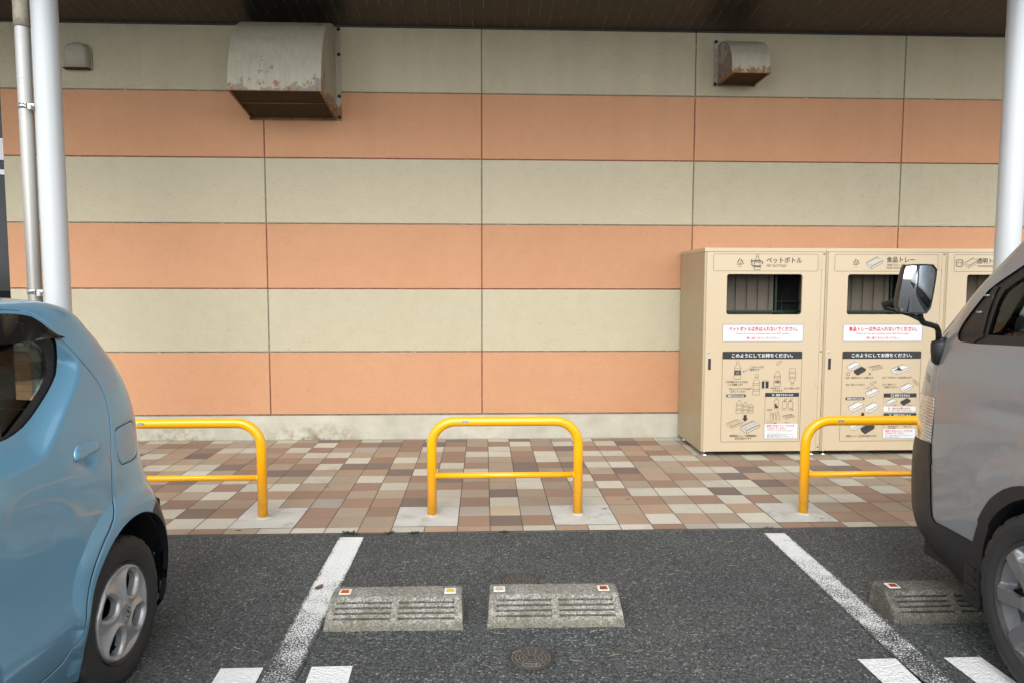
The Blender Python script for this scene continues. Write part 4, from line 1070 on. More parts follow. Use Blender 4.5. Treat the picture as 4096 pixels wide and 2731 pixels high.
spots = [(-.55, -3.9, .02, 16), (.15, -3.87, .25, 22), (.75, -4.0, .5, 12), (-.3, -3.5, .9, 10), (-.75, -4.0, .5, 9), (.6, -3.3, 1., 8), (1.45, -3.1, .3, 6), (.9, -4.2, .5, 10), (-1.0, -3.2, .5, 5)]
for sx, sy, sp, n in spots:
    for i in range(n):
        x, y = sx+rr.gauss(0, sp+.1)*.5, sy+rr.gauss(0, .12); a = rr.uniform(-.8, .8); L = rr.uniform(.012, .05); w = rr.uniform(.0006, .0016)
        c, s_ = math.cos(a), math.sin(a); b = rr.uniform(-.3, .3)*L
        P = [(x-L/2*c, y-L/2*s_), (x+b*-s_*.3, y+b*c*.3), (x+L/2*c, y+L/2*s_)]
        vs = []
        for px, py in P: vs += [(px-s_*w, py+c*w, .007), (px+s_*w, py-c*w, .007)]
        mb.add(vs, [(0, 1, 3, 2), (2, 3, 5, 4)])
tag(mb.build('straw_litter', m_straw), 'scattered dry straw bits on the asphalt round the wheel stops', 'litter', None, 'stuff')
# ---------------------------------------------------------------- vehicles
class Shell:
    """a car body skin cut into panels, glass and openings"""
    def __init__(s, body, parent, grid):
        s.b = body; s.parent = parent; s.grid = grid; s.regions = []; s.loops = []
    def region(s, name, poly, mat, off=0., part=True, liner=False, parent=None, flat=None):
        s.regions.append(dict(name=name, poly=[tuple(p) for p in poly], mat=mat, off=off, liner=liner, parent=parent)); return s
    def compute(s):
        b = s.b; Lr = b.Lref
        sc = lambda P: [(p[0]*Lr, p[1]) for p in P]
        pts = []; edges = []
        def addloop(P):
            k = len(pts); pts.extend(Vector((p[0], p[1])) for p in P); n = len(P)
            edges.extend((k+i, k+(i+1) % n) for i in range(n))
        # outline of the half skin with subdivided rim
        S = s.grid[0]; V = s.grid[1]
        rim = [(x, V[0]) for x in S] + [(S[-1], v) for v in V[1:]] + [(x, V[-1]) for x in S[::-1][1:]] + [(S[0], v) for v in V[::-1][1:-1]]
        addloop(sc(rim))
        polys = []
        for r in s.regions:
            P = [(min(max(p[0], S[0]), S[-1]), min(max(p[1], V[0]), V[-1])) for p in r['poly']]
            Q = sc(P); r['Q'] = Q
            # subdivide long edges
            D = []
            for a, c in zip(Q, Q[1:]+Q[:1]):
                a = np.array(a); c = np.array(c); k = max(1, int(np.hypot(*(c-a))/.05))
                D += [tuple(a+(c-a)*i/k) for i in range(k)]
            D2 = [D[0]]
            for q in D[1:]:
                if math.hypot(q[0]-D2[-1][0], q[1]-D2[-1][1]) > 1e-4: D2.append(q)
            addloop(D2)
        for P in s.loops: addloop(P)
        loops = np.array([(p.x, p.y) for p in pts])
        gx, gv = np.meshgrid(np.array(S[1:-1])*Lr, V[1:-1]); G = np.stack([gx.ravel(), gv.ravel()], 1)
        for i in range(0, len(G), 2000):
            g = G[i:i+2000]; d = np.min(np.hypot(g[:, None, 0]-loops[None, :, 0], g[:, None, 1]-loops[None, :, 1]), 1)
            pts.extend(Vector((q[0], q[1])) for q in g[d > .008])
        vs, es, fs, *_ = geometry.delaunay_2d_cdt(pts, edges, [], 0, 1e-5)
        vs = np.array([(v.x, v.y) for v in vs]); fs = np.array([tuple(f) for f in fs if len(f) == 3])
        cen = vs[fs].mean(1)
        lab = np.full(len(fs), -1)
        for i, r in enumerate(s.regions):
            m = inside(cen, r['Q']) & (lab < 0); lab[m] = i
        # orient to face outwards in (s,v): s runs rearwards, v up
        a, c, d = vs[fs[:, 0]], vs[fs[:, 1]], vs[fs[:, 2]]
        area = (c[:, 0]-a[:, 0])*(d[:, 1]-a[:, 1])-(d[:, 0]-a[:, 0])*(c[:, 1]-a[:, 1])
        fs[area < 0] = fs[area < 0][:, ::-1]
        keep = np.abs(area) > 1e-9; fs = fs[keep]; lab = lab[keep]
        s.vs, s.fs, s.lab = vs, fs, lab
    def piece(s, mask, off, flip=False):
        f = s.fs[mask]; idx = np.unique(f); mp = np.full(len(s.vs), -1); mp[idx] = np.arange(len(idx))
        sv = s.vs[idx]; P = s.b.F(sv[:, 0]/s.b.Lref, sv[:, 1], off)
        s.N = skin_normals(s.b, sv[:, 0]/s.b.Lref, sv[:, 1])
        return P, mp[f]
    def emit(s, roof_rings=8, roof_crown=.02, body_mat=None, liner_mat=None, body_name='body', liner_off=-.035):
        b = s.b; S = np.array(s.grid[0])
        mb = MB(); lin = MB()
        def both(m, P, F, mir_only=None, smooth=True, mi=0, N=None):
            N = s.N if N is None else N
            if mir_only != 'L': m.add(P, F, mi, smooth); m.nm += list(N)
            if mir_only != 'R': m.add(P*[-1, 1, 1], F[:, ::-1], mi, smooth); m.nm += list(N*[-1, 1, 1])
        P, F = s.piece(s.lab < 0, 0); both(mb, P, F)
        # roof from the top rim to the centre line
        top = b.F(S, np.full(len(S), b.vmax)); ns = len(S)
        rings = [top * [1-k/roof_rings, 1, 1] + [0, 0, roof_crown*(1-(1-k/roof_rings)**2)] for k in range(roof_rings+1)]
        rv = np.concatenate(rings); rf = np.array([(k*ns+i, k*ns+i+1, (k+1)*ns+i+1, (k+1)*ns+i) for k in range(roof_rings) for i in range(ns-1)])
        G = rv.reshape(roof_rings+1, ns, 3); RN = np.cross(np.gradient(G, axis=1), np.gradient(G, axis=0)); RN /= np.linalg.norm(RN, axis=-1)[..., None]+1e-12
        RN *= np.where(RN[..., 2:] < 0, -1, 1); RN[-1, :, 0] = 0; RN[0] = skin_normals(b, S, np.full(ns, b.vmax)); RN = RN.reshape(-1, 3)
        both(mb, rv, rf, N=RN)
        bm_obj = mb.build(body_name, body_mat, s.parent)
        mask = s.lab < 0
        for i, r in enumerate(s.regions):
            if r['liner']: mask = mask | (s.lab == i)
        P, F = s.piece(mask, liner_off); both(lin, P, F[:, ::-1]); both(lin, rv*[.97, 1, 1]-[0, 0, .035], rf[:, ::-1]); lin.nm = []
        lin.build('inner_trim', liner_mat, s.parent)
        objs = {}
        for i, r in enumerate(s.regions):
            if r['mat'] is None or not (s.lab == i).any(): continue
            P, F = s.piece(s.lab == i, r['off'])
            par = s.parent
            if r['parent'] and r['parent'] in objs: par = None
            if r['parent'] == 'both':      # one centre piece across the car
                m = MB(); both(m, P, F); objs[r['name']] = (m.build(r['name'], r['mat'], s.parent),)*2; continue
            pr = []
            for k, side in enumerate('RL'):
                m = MB(); both(m, P, F, side)
                pp = s.parent if par is not None else objs[r['parent']][k]
                pr.append(m.build(r['name'].split('#')[0], r['mat'], pp))
            objs[r['name']] = pr
        return bm_obj, objs

def yz2sv(b, pts):
    # side-view points (y, z) to skin coordinates
    zz = np.linspace(b.vmin, b.vmax, 400); Zt = b.Z(zz); out = []
    for y, z in pts:
        v = float(np.interp(z, Zt, zz)); ss = np.linspace(-1.0, 1.0, 801); Y = b.base(ss, np.full(801, v))[:, 1]
        out.append((float(np.interp(y, Y, ss)), v))
    return out

def tyre_mesh(Rr, w, rim, seg=120):
    hw = w/2; sh = Rr-.012
    prof = [(-hw*.72, rim), (-hw*.90, rim+.012), (-hw, rim+(Rr-rim)*.45), (-hw*.97, Rr-.035), (-hw*.90, sh-.004), (-hw*.82, Rr-.006), (-hw*.70, Rr-.002)]
    def groove(c, g=.004): return [(c-g, Rr), (c-g*.8, Rr-.007), (c+g*.8, Rr-.007), (c+g, Rr)]
    for c in (-hw*.45, 0, hw*.45): prof += groove(c)
    prof += [(hw*.70, Rr-.002), (hw*.82, Rr-.006), (hw*.90, sh-.004), (hw*.97, Rr-.035), (hw*.985, Rr-.040), (hw, Rr-.044), (hw, rim+(Rr-rim)*.5), (hw*.99, rim+(Rr-rim)*.47), (hw*1.0, rim+(Rr-rim)*.44), (hw*.985, rim+(Rr-rim)*.30), (hw*.93, rim+.014), (hw*.915, rim+.011), (hw*.92, rim+.008), (hw*.72, rim-.004)]
    prof = [(x, r) for x, r in prof]
    def rf(i, k, r):
        if r > Rr-.0065 and (k % 5 == 0) and abs(prof[i][0]) > hw*.55: return r-.010
        if r > sh-.006 and (k % 5 == 0) and abs(prof[i][0]) > hw*.8: return r-.006
        return r
    mb = MB(); mb.lathe(prof, seg, 'X', rfun=rf); return mb

def cut_disc(Rd, holes, hfun, res=.012):
    """a wheel face in the YZ plane: disc with openings and a height field along +X"""
    pts = []; edges = []
    def loop(P):
        k = len(pts); pts.extend(Vector(p) for p in P); edges.extend((k+i, k+(i+1) % len(P)) for i in range(len(P)))
    n = 96
    loop([(Rd*math.cos(2*PI*i/n), Rd*math.sin(2*PI*i/n)) for i in range(n)])
    for rr_ in (Rd-.012, Rd-.008, Rd-.004): loop([(rr_*math.cos(2*PI*(i+.5)/n), rr_*math.sin(2*PI*(i+.5)/n)) for i in range(n)])
    H = []
    for h in holes:
        q = resample(h, .006, True); H.append(q); loop(q)
        for o_ in (.004, .009): loop(offset_poly(q, o_))
    L = np.array([(p.x, p.y) for p in pts])
    for x in np.arange(-Rd, Rd, res*.5):
        for y in np.arange(-Rd, Rd, res*.5):
            if math.hypot(x, y) < Rd-.004 and np.min(np.hypot(L[:, 0]-x, L[:, 1]-y)) > .003: pts.append(Vector((x, y)))
    vs, es, fs, *_ = geometry.delaunay_2d_cdt(pts, edges, [], 0, 1e-6)
    vs = np.array([(v.x, v.y) for v in vs]); fs = np.array([tuple(f) for f in fs]); cen = vs[fs].mean(1)
    keep = np.hypot(cen[:, 0], cen[:, 1]) < Rd
    for q in H: keep &= ~inside(cen, q)
    fs = fs[keep]
    hd = np.full(len(vs), 1e9)
    for q in H: hd = np.minimum(hd, seg_dist(vs, q+[q[0]])[0])
    h = hfun(vs, hd)
    mb = MB(); mb.add(np.stack([h, vs[:, 0], vs[:, 1]], 1), fs, 0, True)
    for q in H:   # walls of the openings
        q = np.array(q); m = len(q); hq = hfun(q, np.zeros(m))
        mb.add([(hq[i], q[i, 0], q[i, 1]) for i in range(m)] + [(hq[i]-.022, q[i, 0]*.985, q[i, 1]*.985) for i in range(m)], [(i, (i+1) % m, m+(i+1) % m, m+i) for i in range(m)], 0, True)
    return mb

def wheel(parent, loc, Rr, w, rim, face, fmat, side, rot=0., emblem=None):
    t = empty('wheel', loc); t.parent = parent; t.rotation_euler = (rot, 0, 0 if side > 0 else PI)
    tyre_mesh(Rr, w, rim).build('tyre', m_tyre, t)
    mb = MB(); mb.lathe([(w*.46, rim+.001), (w*.43, rim-.006), (w*.40, rim-.012), (-.05, rim-.02), (-.055, 0.)], 48, 'X'); mb.lathe([(w*.05, .05), (w*.05, rim*.72), (-.03, rim*.74)], 32, 'X'); mb.build('rim', m_brake, t)
    hc = face.build('wheel_cover', fmat, t)
    hc.location = (w*.40, 0, 0)
    if emblem: emblem(hc)
    return t

# ================================================================ blue hatchback
car = empty('hatchback_car', (-2.06, -4.20, 0), R(-2.0), 'light blue five door hatchback parked tail to the wall at the left edge', 'car')
ALTO = [(.16, .16, .05, .605, -2.9), (.2522, .25, .03, .571, -2.92), (.3538, .35, .012, .551, -2.93), (.4541, .45, .004, .527, -2.93), (.5542, .55, 0., .478, -2.92), (.6542, .65, .002, .421, -2.9), (.7545, .75, .01, .371, -2.87), (.8549, .85, .018, .352, -2.78), (.9563, .95, .035, .37, -2.2), (1.0583, 1.05, .055, .362, -2.05), (1.1614, 1.15, .08, .33, -1.92), (1.2644, 1.25, .105, .259, -1.79), (1.3388, 1.32, .13, .205, -1.68), (1.3965, 1.372, .155, .172, -1.59), (1.4411, 1.405, .185, .13, -1.5), (1.4911, 1.427, .23, .06, -1.42), (1.5821, 1.44, .32, 0., -1.3)]
b = Body(.7375, -1.23, ALTO, 10., 6., 1.68).fix()
LR = 1.68
def sv(P): return [(p[0]*LR, p[1]) for p in P]
cb = sv([(-.5, .935), (.2, .938), (.407, .942), (.469, .946), (.53, .954), (.559, .98), (.639, 1.075), (.702, 1.142), (.758, 1.203), (.773, 1.24), (.762, 1.281), (.745, 1.323), (.72, 1.36)])
cbl = resample(cb, .02); cbpoly = cbl + [(.6*LR, 1.45), (-.5*LR, 1.45)]
def bump_shoulder(q):      # skin leans in from the bright shoulder line towards the glass
    d, _ = seg_dist(q, cbl); ins = inside(q, cbpoly); sd = np.where(ins, d, -d)
    fade = np.clip((q[:, 0]+.5*LR)/.3, 0, 1)
    return -.050*np.tanh(smooth_ramp(sd, .010)/.085) * fade
fl = resample(sv([(1.06, .64), (1.001, .675), (.889, .721), (.805, .733), (.733, .719), (.629, .656), (.553, .564), (.522, .498), (.508, .43)]), .02)
flp = fl + [(.52*LR, .16), (1.06*LR, .16)]
def bump_flare(q):
    d, _ = seg_dist(q, fl); ins = inside(q, flp); return .020*(1-np.exp(-(np.where(ins, d, 0)/.035)**1.15))*np.clip(1-(q[:, 0]/LR-.93)/.13, 0, 1)
cr = resample(sv([(-.60, .37), (-.2, .372), (.1, .376), (.324, .383), (.387, .389), (.457, .40), (.528, .405)]), .03)
def bump_crest(q):         # hollow door flank above a sill crest
    v = q[:, 1]; s_ = q[:, 0]/LR
    on = np.clip((.60-s_)/.10, 0, 1)*np.clip((s_+.62)/.1, 0, 1); on = on*on*(3-2*on)
    z = v-.385
    prof = np.where(z > 0, .020*np.exp(-(smooth_ramp(z-.01, .012)/.085)**2)-.008*np.exp(-((z-.25)/.16)**2), .020-.12*np.maximum(-z-.004, 0))
    return on*prof
hc_ = np.array([.672*LR, .905])
def bump_cup(q):           # finger recess under the door handle
    d = np.hypot((q[:, 0]-hc_[0])/.060, (q[:, 1]-hc_[1])/.042); return -.022*np.exp(-d**2*1.6)
b.bumps = [bump_shoulder, bump_flare, bump_crest, bump_cup]
def off_sv(b, poly, d): return [(x/b.Lref, y) for x, y in offset_poly([(p[0]*b.Lref, p[1]) for p in poly], d)]
def hem(lines, w=.009, dep=.0045):      # rolled panel edges that catch the light
    def f(q):
        d = np.full(len(q), 1e9)
        for l in lines: d = np.minimum(d, seg_dist(q, l)[0])
        return -dep*np.clip(1-d/w, 0, 1)**2
    return f
S = sorted(set(np.round(np.concatenate([np.linspace(-2, -1.2, 12), np.linspace(-1.2, -.8, 18), np.linspace(-.8, .25, 32), np.linspace(.25, .85, 46), np.linspace(.85, 1.2, 34), np.linspace(1.2, 2, 16)]), 4)))
V = np.linspace(b.vmin, b.vmax, 66)
V = list(np.round(V, 4)); V[0] = b.vmin; V[-1] = b.vmax
sh = Shell(b, car, (S, V))
def circ_sv(cy, cz, r, a0=-30, a1=210, n=34): return yz2sv(b, [(cy+r*math.cos(R(a)), cz+r*math.sin(R(a))) for a in np.linspace(a0, a1, n)])
def arch(cy, cz, r):
    P = [(cy+r*math.cos(R(a)), cz+r*math.sin(R(a))) for a in np.linspace(0, 180, 30)]
    Q = yz2sv(b, P); e = yz2sv(b, [(cy-r*.97, .25), (cy-r*.93, .161), (cy+r*.93, .161), (cy+r*.97, .25)]); return Q+e
A1 = arch(.055, .285, .338); A2 = arch(-2.46, .285, .335)
sh.region('arch', A1, None); sh.region('arch2', A2, None)
glassR = resample([(.635, 1.336), (.700, 1.325), (.715, 1.300), (.713, 1.279), (.702, 1.247), (.677, 1.219), (.618, 1.167), (.56, 1.12), (.497, 1.068)], .02)
glassR = [(x, y) for x, y in glassR] + [(.478, 1.056), (.555, 1.337)]
glassR = off_sv(b, glassR, .010)[:-2] + [(.482, 1.050), (.560, 1.345)]
sh.region('quarter_glass', glassR, m_glass, -.020)
sh.region('side_glass', [(.535, 1.362), (.523, 1.337), (.455, 1.053), (.335, 1.040), (.32, 1.365)], m_glass, -.018)
sh.region('side_glass#f', [(.262, 1.365), (.262, 1.035), (-.46, 1.03), (-.36, 1.12), (-.13, 1.34), (-.06, 1.37)], m_glass, -.018)
fr = [(.645, 1.425), (.702, 1.418), (.731, 1.405), (.745, 1.375), (.752, 1.342), (.745, 1.295), (.737, 1.261), (.725, 1.238), (.697, 1.205), (.644, 1.156), (.562, 1.085), (.535, 1.064), (.507, 1.05), (.483, 1.043), (.429, 1.037), (.335, 1.02), (.1, 1.008), (-.2, 1.0), (-.45, .995), (-.55, 1.0)]
frame = resample(fr, .03) + [(-.50, 1.06), (-.38, 1.16), (-.16, 1.365), (-.06, 1.42), (.2, 1.425)]
sh.region('window_frame', frame, m_rubber, -.010)
door = resample([(.677, 1.450), (.735, 1.440), (.757, 1.420), (.764, 1.389), (.775, 1.319), (.79, 1.225), (.806, 1.147), (.808, 1.098), (.802, 1.045), (.789, .98), (.776, .908), (.76, .81), (.736, .72), (.719, .69), (.699, .661), (.672, .633), (.644, .608), (.601, .558), (.571, .509), (.543, .445), (.53, .394), (.517, .348), (.504, .312), (.482, .283), (.454, .277)], .03) + [(.40, .276), (.302, .276), (.302, 1.452)]
sh.region('rear_door', off_sv(b, door, -.002), m_blue, 0, liner=True)
sh.region('front_door', [(.298, 1.452), (.298, .276), (-.42, .276), (-.50, .40), (-.55, .7), (-.565, .98), (-.54, 1.05), (-.40, 1.18), (-.18, 1.395), (-.08, 1.452)], m_blue, 0, liner=True)
sh.region('door_gap', off_sv(b, door, .002), m_rubber, -.006, liner=True)
fuel = resample([(.807, .955), (.82, .962), (.927, .964), (.945, .955), (.952, .925), (.950, .834), (.818, .825), (.805, .847), (.804, .922)], .02, True)
sh.region('fuel_flap', off_sv(b, fuel, -.0018), m_blue, 0, liner=True); sh.region('flap_gap', off_sv(b, fuel, .0018), m_rubber, -.005, liner=True)
def strip(line, d):
    p = np.array(line); t = np.gradient(p, axis=0); t /= np.hypot(t[:, 0], t[:, 1])[:, None]; n = np.stack([-t[:, 1], t[:, 0]], 1)*d
    return [(float(x), float(y)) for x, y in list(map(tuple, p+n)) + list(map(tuple, p-n))[::-1]]
for d_ in (.004, .010, .018): sh.loops.append(strip(cbl[6:-3], d_)); sh.loops.append(strip(fl[4:-2], d_))
sc_ = lambda P: [(p[0]*1.68, p[1]) for p in P]
b.bumps.append(hem([sc_(door+[door[0]]), sc_(fuel+[fuel[0]])]))
for P in (door, fuel):
    for d_ in (-.010, -.005, .005, .010): sh.loops.append(sc_(off_sv(b, P, d_)))
sh.region('mud_guard', [(.872, .598), (.90, .612), (.96, .630), (1.0, .622), (1.05, .585), (1.10, .50), (1.14, .35), (1.14, .14), (.80, .14)], m_plastic, -.001, liner=True)
bs = [(.890, .60), (.93, .622), (.975, .650), (1.002, .685), (1.003, .735), (1.05, .742), (2, .742), (2, .738), (1.05, .738), (1.006, .731), (1.0065, .683), (.979, .646), (.93, .617), (.89, .594)]
sh.region('bumper_gap', bs, m_rubber, -.005, liner=True)
sh.region('tail_lamp', [(1.22, .56), (1.55, .58), (1.55, .69), (1.2, .69)], m_lens_r, -.002, liner=True)
sh.region('rear_glass', [(1.13, 1.30), (2, 1.33), (2, 1.03), (1.16, 1.00), (1.10, 1.03), (1.10, 1.26)], m_glass, -.012, parent='both')
sh.region('rear_glass_frame', [(1.11, 1.33), (2, 1.365), (2, .99), (1.12, .965), (1.075, 1.0), (1.075, 1.30)], m_rubber, -.006, liner=False)
sh.region('front_glass', [(-1.13, 1.345), (-2, 1.375), (-2, .995), (-1.10, .985)], m_glass, -.006, parent='both')
sh.region('headlight', [(-.96, .70), (-1.02, .80), (-1.4, .76), (-1.45, .64), (-1.1, .62)], m_head, .004, liner=True)
sh.region('grille', [(-1.5, .60), (-2, .60), (-2, .40), (-1.45, .42)], m_plastic, -.004, liner=True)
sh.compute()
body_o, parts = sh.emit(8, .014, m_blue, m_liner)
# arch lips and liners
for P, cy in ((A1, .03), (A2, -2.46)):
    q = np.array(P); P3 = b.F(q[:, 0], q[:, 1]); n = len(P3)
    for sx in (1, -1):
        mb = MB(); k = np.array([sx, 1, 1])
        ri = [i for i in range(n-1) if cy > -1 and (P3[i, 1] > .235)]
        mb.add(np.concatenate([P3*k, (P3-[.022, 0, 0])*k]), [(i, i+1, n+i+1, n+i) for i in range(n-1)], 0, True)
        for i in ri: mb.m[i] = 1
        mb.build('arch_lip', [m_blue, m_plastic], car)
    for sx in (1, -1):
        mb = MB(); vs = []; K = 26
        for i in range(K+1):
            a = R(-18+216*i/K)
            for x in (.70 if a > .25 and a < PI-.25 else .615, .50, .42): vs.append((sx*x, cy+.02+.350*math.cos(a), .285+.350*math.sin(a)))
        mb.add(vs, [(3*i+j, 3*i+j+1, 3*i+4+j, 3*i+3+j) for i in range(K) for j in (0, 1)], 0, True)
        mb.add([(sx*.42, cy+.02+.35*math.cos(R(a)), .285+.35*math.sin(R(a))) for a in range(-18, 199, 12)], [tuple(range(19))])
        # mud flap edge behind the wheel with two clips
        if cy > -1:
            fl_ = [(.665-.02*(i/8)**2, .372+.010*math.sin(i), .60-.052*i) for i in range(9)]
            vs = []
            for x, y, z in fl_: vs += [(sx*(x+.03), y-.015, z), (sx*x, y+.01, z), (sx*(x-.10), y+.02, z)]
            mb.add(vs, [(3*i+j, 3*i+j+1, 3*i+4+j, 3*i+3+j) for i in range(8) for j in (0, 1)], 0, True)
            for z in (.50, .36): mb.lathe([(0, .011), (.004, .009), (.005, 0)], 12, mat=Matrix.Translation((sx*.655, .365, z)) @ Matrix.Rotation(PI/2, 4, 'X'))
        mb.build('wheel_arch_liner', m_plastic, car)
mb = MB(); mb.box((-.60, -2.75, .17), (.60, .40, .22)); mb.box((-.66, -2.05, .16), (.66, -.38, .20)); mb.build('underbody', m_liner, car)
# door handles
for k, sx in enumerate((1, -1)):
    dr = parts['rear_door'][k]
    P = resample([(.625, .915), (.629, .942), (.640, .956), (.690, .957), (.712, .948), (.717, .920), (.70, .914), (.66, .909), (.632, .903)], .012, True)
    q = np.array(P); lo = b.base(q[:, 0], q[:, 1]) + [-.006, 0, 0]; c = lo.mean(0)
    mb = MB(); n = len(q); rings = [lo, lo+[.007, 0, 0], c+(lo-c)*[1, .96, .92]+[.0105, 0, 0], c+(lo-c)*[1, .6, .5]+[.0118, 0, 0]]
    vs = np.concatenate(rings)*[sx, 1, 1]
    fs = [(j*n+i, j*n+(i+1) % n, (j+1)*n+(i+1) % n, (j+1)*n+i) for j in range(3) for i in range(n)] + [tuple(3*n+i for i in range(n))]
    mb.add(vs, fs if sx > 0 else [f[::-1] for f in fs], 0, True); mb.build('handle', m_blue, dr)
    q = np.array([(.12, .915), (.12, .945), (.22, .945), (.22, .915)]); mb = MB(); lo = b.F(q[:, 0], q[:, 1])
    mb.add(np.concatenate([lo, lo+[.02, 0, 0]])*[sx, 1, 1], [(0, 1, 5, 4), (1, 2, 6, 5), (2, 3, 7, 6), (3, 0, 4, 7), (4, 5, 6, 7)]); mb.build('handle', m_blue, parts['front_door'][k])
    # smoked rain visor over the side windows
    up = resample([(-.05, 1.423), (.2, 1.427), (.645, 1.427), (.702, 1.420), (.733, 1.408), (.748, 1.378), (.772, 1.319)], .03)
    dn = resample([(-.10, 1.34), (.2, 1.338), (.564, 1.333), (.645, 1.330), (.70, 1.326), (.735, 1.322), (.770, 1.317)], .03)
    m = 40; ui = np.linspace(0, len(up)-1, m); di = np.linspace(0, len(dn)-1, m); up = np.array(up); dn = np.array(dn)
    U_ = np.stack([np.interp(ui, range(len(up)), up[:, j]) for j in (0, 1)], 1); D_ = np.stack([np.interp(di, range(len(dn)), dn[:, j]) for j in (0, 1)], 1)
    vs = np.concatenate([b.F(U_[:, 0], U_[:, 1], .002), b.F((U_[:, 0]+D_[:, 0])/2, (U_[:, 1]+D_[:, 1])/2, .016), b.F(D_[:, 0], D_[:, 1], .020)])*[sx, 1, 1]
    mb = MB(); mb.add(vs, [(j*m+i, j*m+i+1, (j+1)*m+i+1, (j+1)*m+i) for j in (0, 1) for i in range(m-1)], 0, True); mb.build('rain_visor', m_smoke, car)
    # wing mirror
    mb = MB(); mb.lathe([(-.05, .02), (-.045, .05), (0, .062), (.04, .055), (.055, .02), (.056, 0)], 20, 'Z', mat=Matrix.Translation((sx*.80, -1.62, 1.02)) @ Matrix.Scale(1.5, 4, (1, 0, 0)), smooth=True); mb.box((sx*.66, -1.63, .99), (sx*.76, -1.60, 1.02)); mb.build('wing_mirror', m_blue, car)
# seats, parcel shelf and far trim
for y in (-.55, -1.35):
    for x in (-.34, .34):
        mb = MB(); mb.box((x-.22, y-.45, .35), (x+.22, y+.05, .52), 0, .05, seg=3); mb.box((x-.21, y+.0, .5), (x+.21, y+.13, 1.0), 0, .05, Matrix.Translation((0, 0, 0)), 3); mb.box((x-.11, y+.06, 1.0), (x+.11, y+.14, 1.17), 0, .03, seg=3); mb.build('seat', m_seat, car)
mb = MB(); mb.box((-.60, -.30, .86), (.60, .22, .89), 0, .01); mb.build('parcel_shelf', m_liner, car)
mb = MB(); mb.box((-.62, -2.1, .75), (.62, -1.75, .95), 0, .05); mb.tube([(.34+.17*math.cos(a), -1.62+.05*math.sin(a), .93+.15*math.sin(a)) for a in np.linspace(0, 2*PI, 24)], .013, 8); mb.build('dashboard', m_liner, car)
mb = MB()   # heater lines on the rear glass
for i in range(7):
    v = 1.06+i*.034; q = np.linspace(1.14, 2, 20); P = b.F(q, np.full(20, v), -.010)
    P = np.concatenate([P, P[::-1]*[-1, 1, 1]]); n = len(P); mb.add(np.concatenate([P, P+[0, 0, .0012]]), [(j, j+1, n+j+1, n+j) for j in range(n-1)])
mb.build('heater_lines', m_rubber, parts['rear_glass'][0])
# wheels
def alto_face():
    holes = []
    for k, a0 in enumerate((58, 148, 238, 328)):
        a = R(a0); ur = np.array([math.cos(a), math.sin(a)]); ut = np.array([-ur[1], ur[0]])
        poly = [(.066, -.026), (.060, .008), (.074, .028), (.112, .044), (.140, .040), (.150, .012), (.147, -.022), (.132, -.038), (.10, -.038)]
        holes.append([tuple(ur*r_+ut*t_) for r_, t_ in poly])
    def h(v, hd):
        r_ = np.hypot(v[:, 0], v[:, 1]); q = np.arctan2(v[:, 1], v[:, 0])
        z = .013*(1-(r_/.178)**2) + .008*np.exp(-((r_-.166)/.006)**2) - .016*np.clip((r_-.170)/.008, 0, 1)
        z += .009*np.exp(-((hd-.010)/.008)**2) - .006*np.exp(-(hd/.004)**2)
        z += .006*np.exp(-(r_/.042)**6) - .003*np.exp(-(r_/.026)**8)
        z -= .007*np.clip(hd/.03-.6, 0, 1)*np.clip((r_-.05)/.03, 0, 1)*np.clip((.165-r_)/.02, 0, 1)
        return z
    return cut_disc(.178, holes, h)
def s_emblem(par):
    a = Art(); k = .017
    a.line([(x*k, y*k) for x, y in ((.85, .55), (.05, 1.0), (-.75, .52), (-.1, .08), (.1, -.08), (.75, -.52), (-.05, -1.0), (-.85, -.55))], k*.34, 0, .0)
    a.line([(x*k, y*k) for x, y in ((-.35, .5), (.8, -.15))], k*.22, 0, .0)
    o = a.mb.build('emblem', m_brake, par); o.rotation_euler = (PI/2, 0, PI/2); o.location = (.0262, 0, 0)
AF = alto_face()
wheel(car, (.655, 0, .277), .278, .148, .180, AF, m_wheel, 1, 0, s_emblem); wheel(car, (-.655, 0, .277), .278, .148, .180, AF, m_wheel, -1)
wheel(car, (.655, -2.46, .277), .278, .148, .180, AF, m_wheel, 1); wheel(car, (-.655, -2.46, .277), .278, .148, .180, AF, m_wheel, -1)

# ================================================================ grey van
van = empty('delivery_van', (2.83, -4.50, 0), PI, 'grey one box van parked nose to the wall at the right edge', 'van')
VT = [(.17, .17, .085, 3.55, -.98), (.2766, .26, .05, 3.6, -1.13), (.3437, .32, .03, 3.6, -1.205), (.4453, .42, .012, 3.6, -1.228), (.5755, .55, .004, 3.6, -1.229), (.7256, .7, 0., 3.6, -1.22), (.8256, .8, 0., 3.6, -1.198), (.9256, .9, 0., 3.6, -1.196), (1.0456, 1.02, .003, 3.6, -1.174), (1.1457, 1.12, .008, 3.6, -1.15), (1.2459, 1.22, .015, 3.6, -1.095), (1.3668, 1.34, .03, 3.6, -.984), (1.4881, 1.46, .048, 3.6, -.87), (1.6098, 1.58, .068, 3.6, -.735), (1.7318, 1.7, .09, 3.6, -.585), (1.8349, 1.8, .115, 3.6, -.44), (1.9111, 1.87, .145, 3.57, -.31), (1.9784, 1.92, .19, 3.54, -.17), (2.0455, 1.95, .25, 3.5, -.03), (2.1573, 1.97, .36, 3.42, .2)]
b = Body(.8475, 1.28, VT, 10., 6., 2.2).fix(); LR = 2.2
fl2 = resample([(-.74*2.2, .56), (-.727*2.2, .64), (-.706*2.2, .707), (-.691*2.2, .766), (-.668*2.2, .835), (-.62*2.2, .89), (-.55*2.2, .905), (-.48*2.2, .87), (-.44*2.2, .78), (-.42*2.2, .6)], .03)
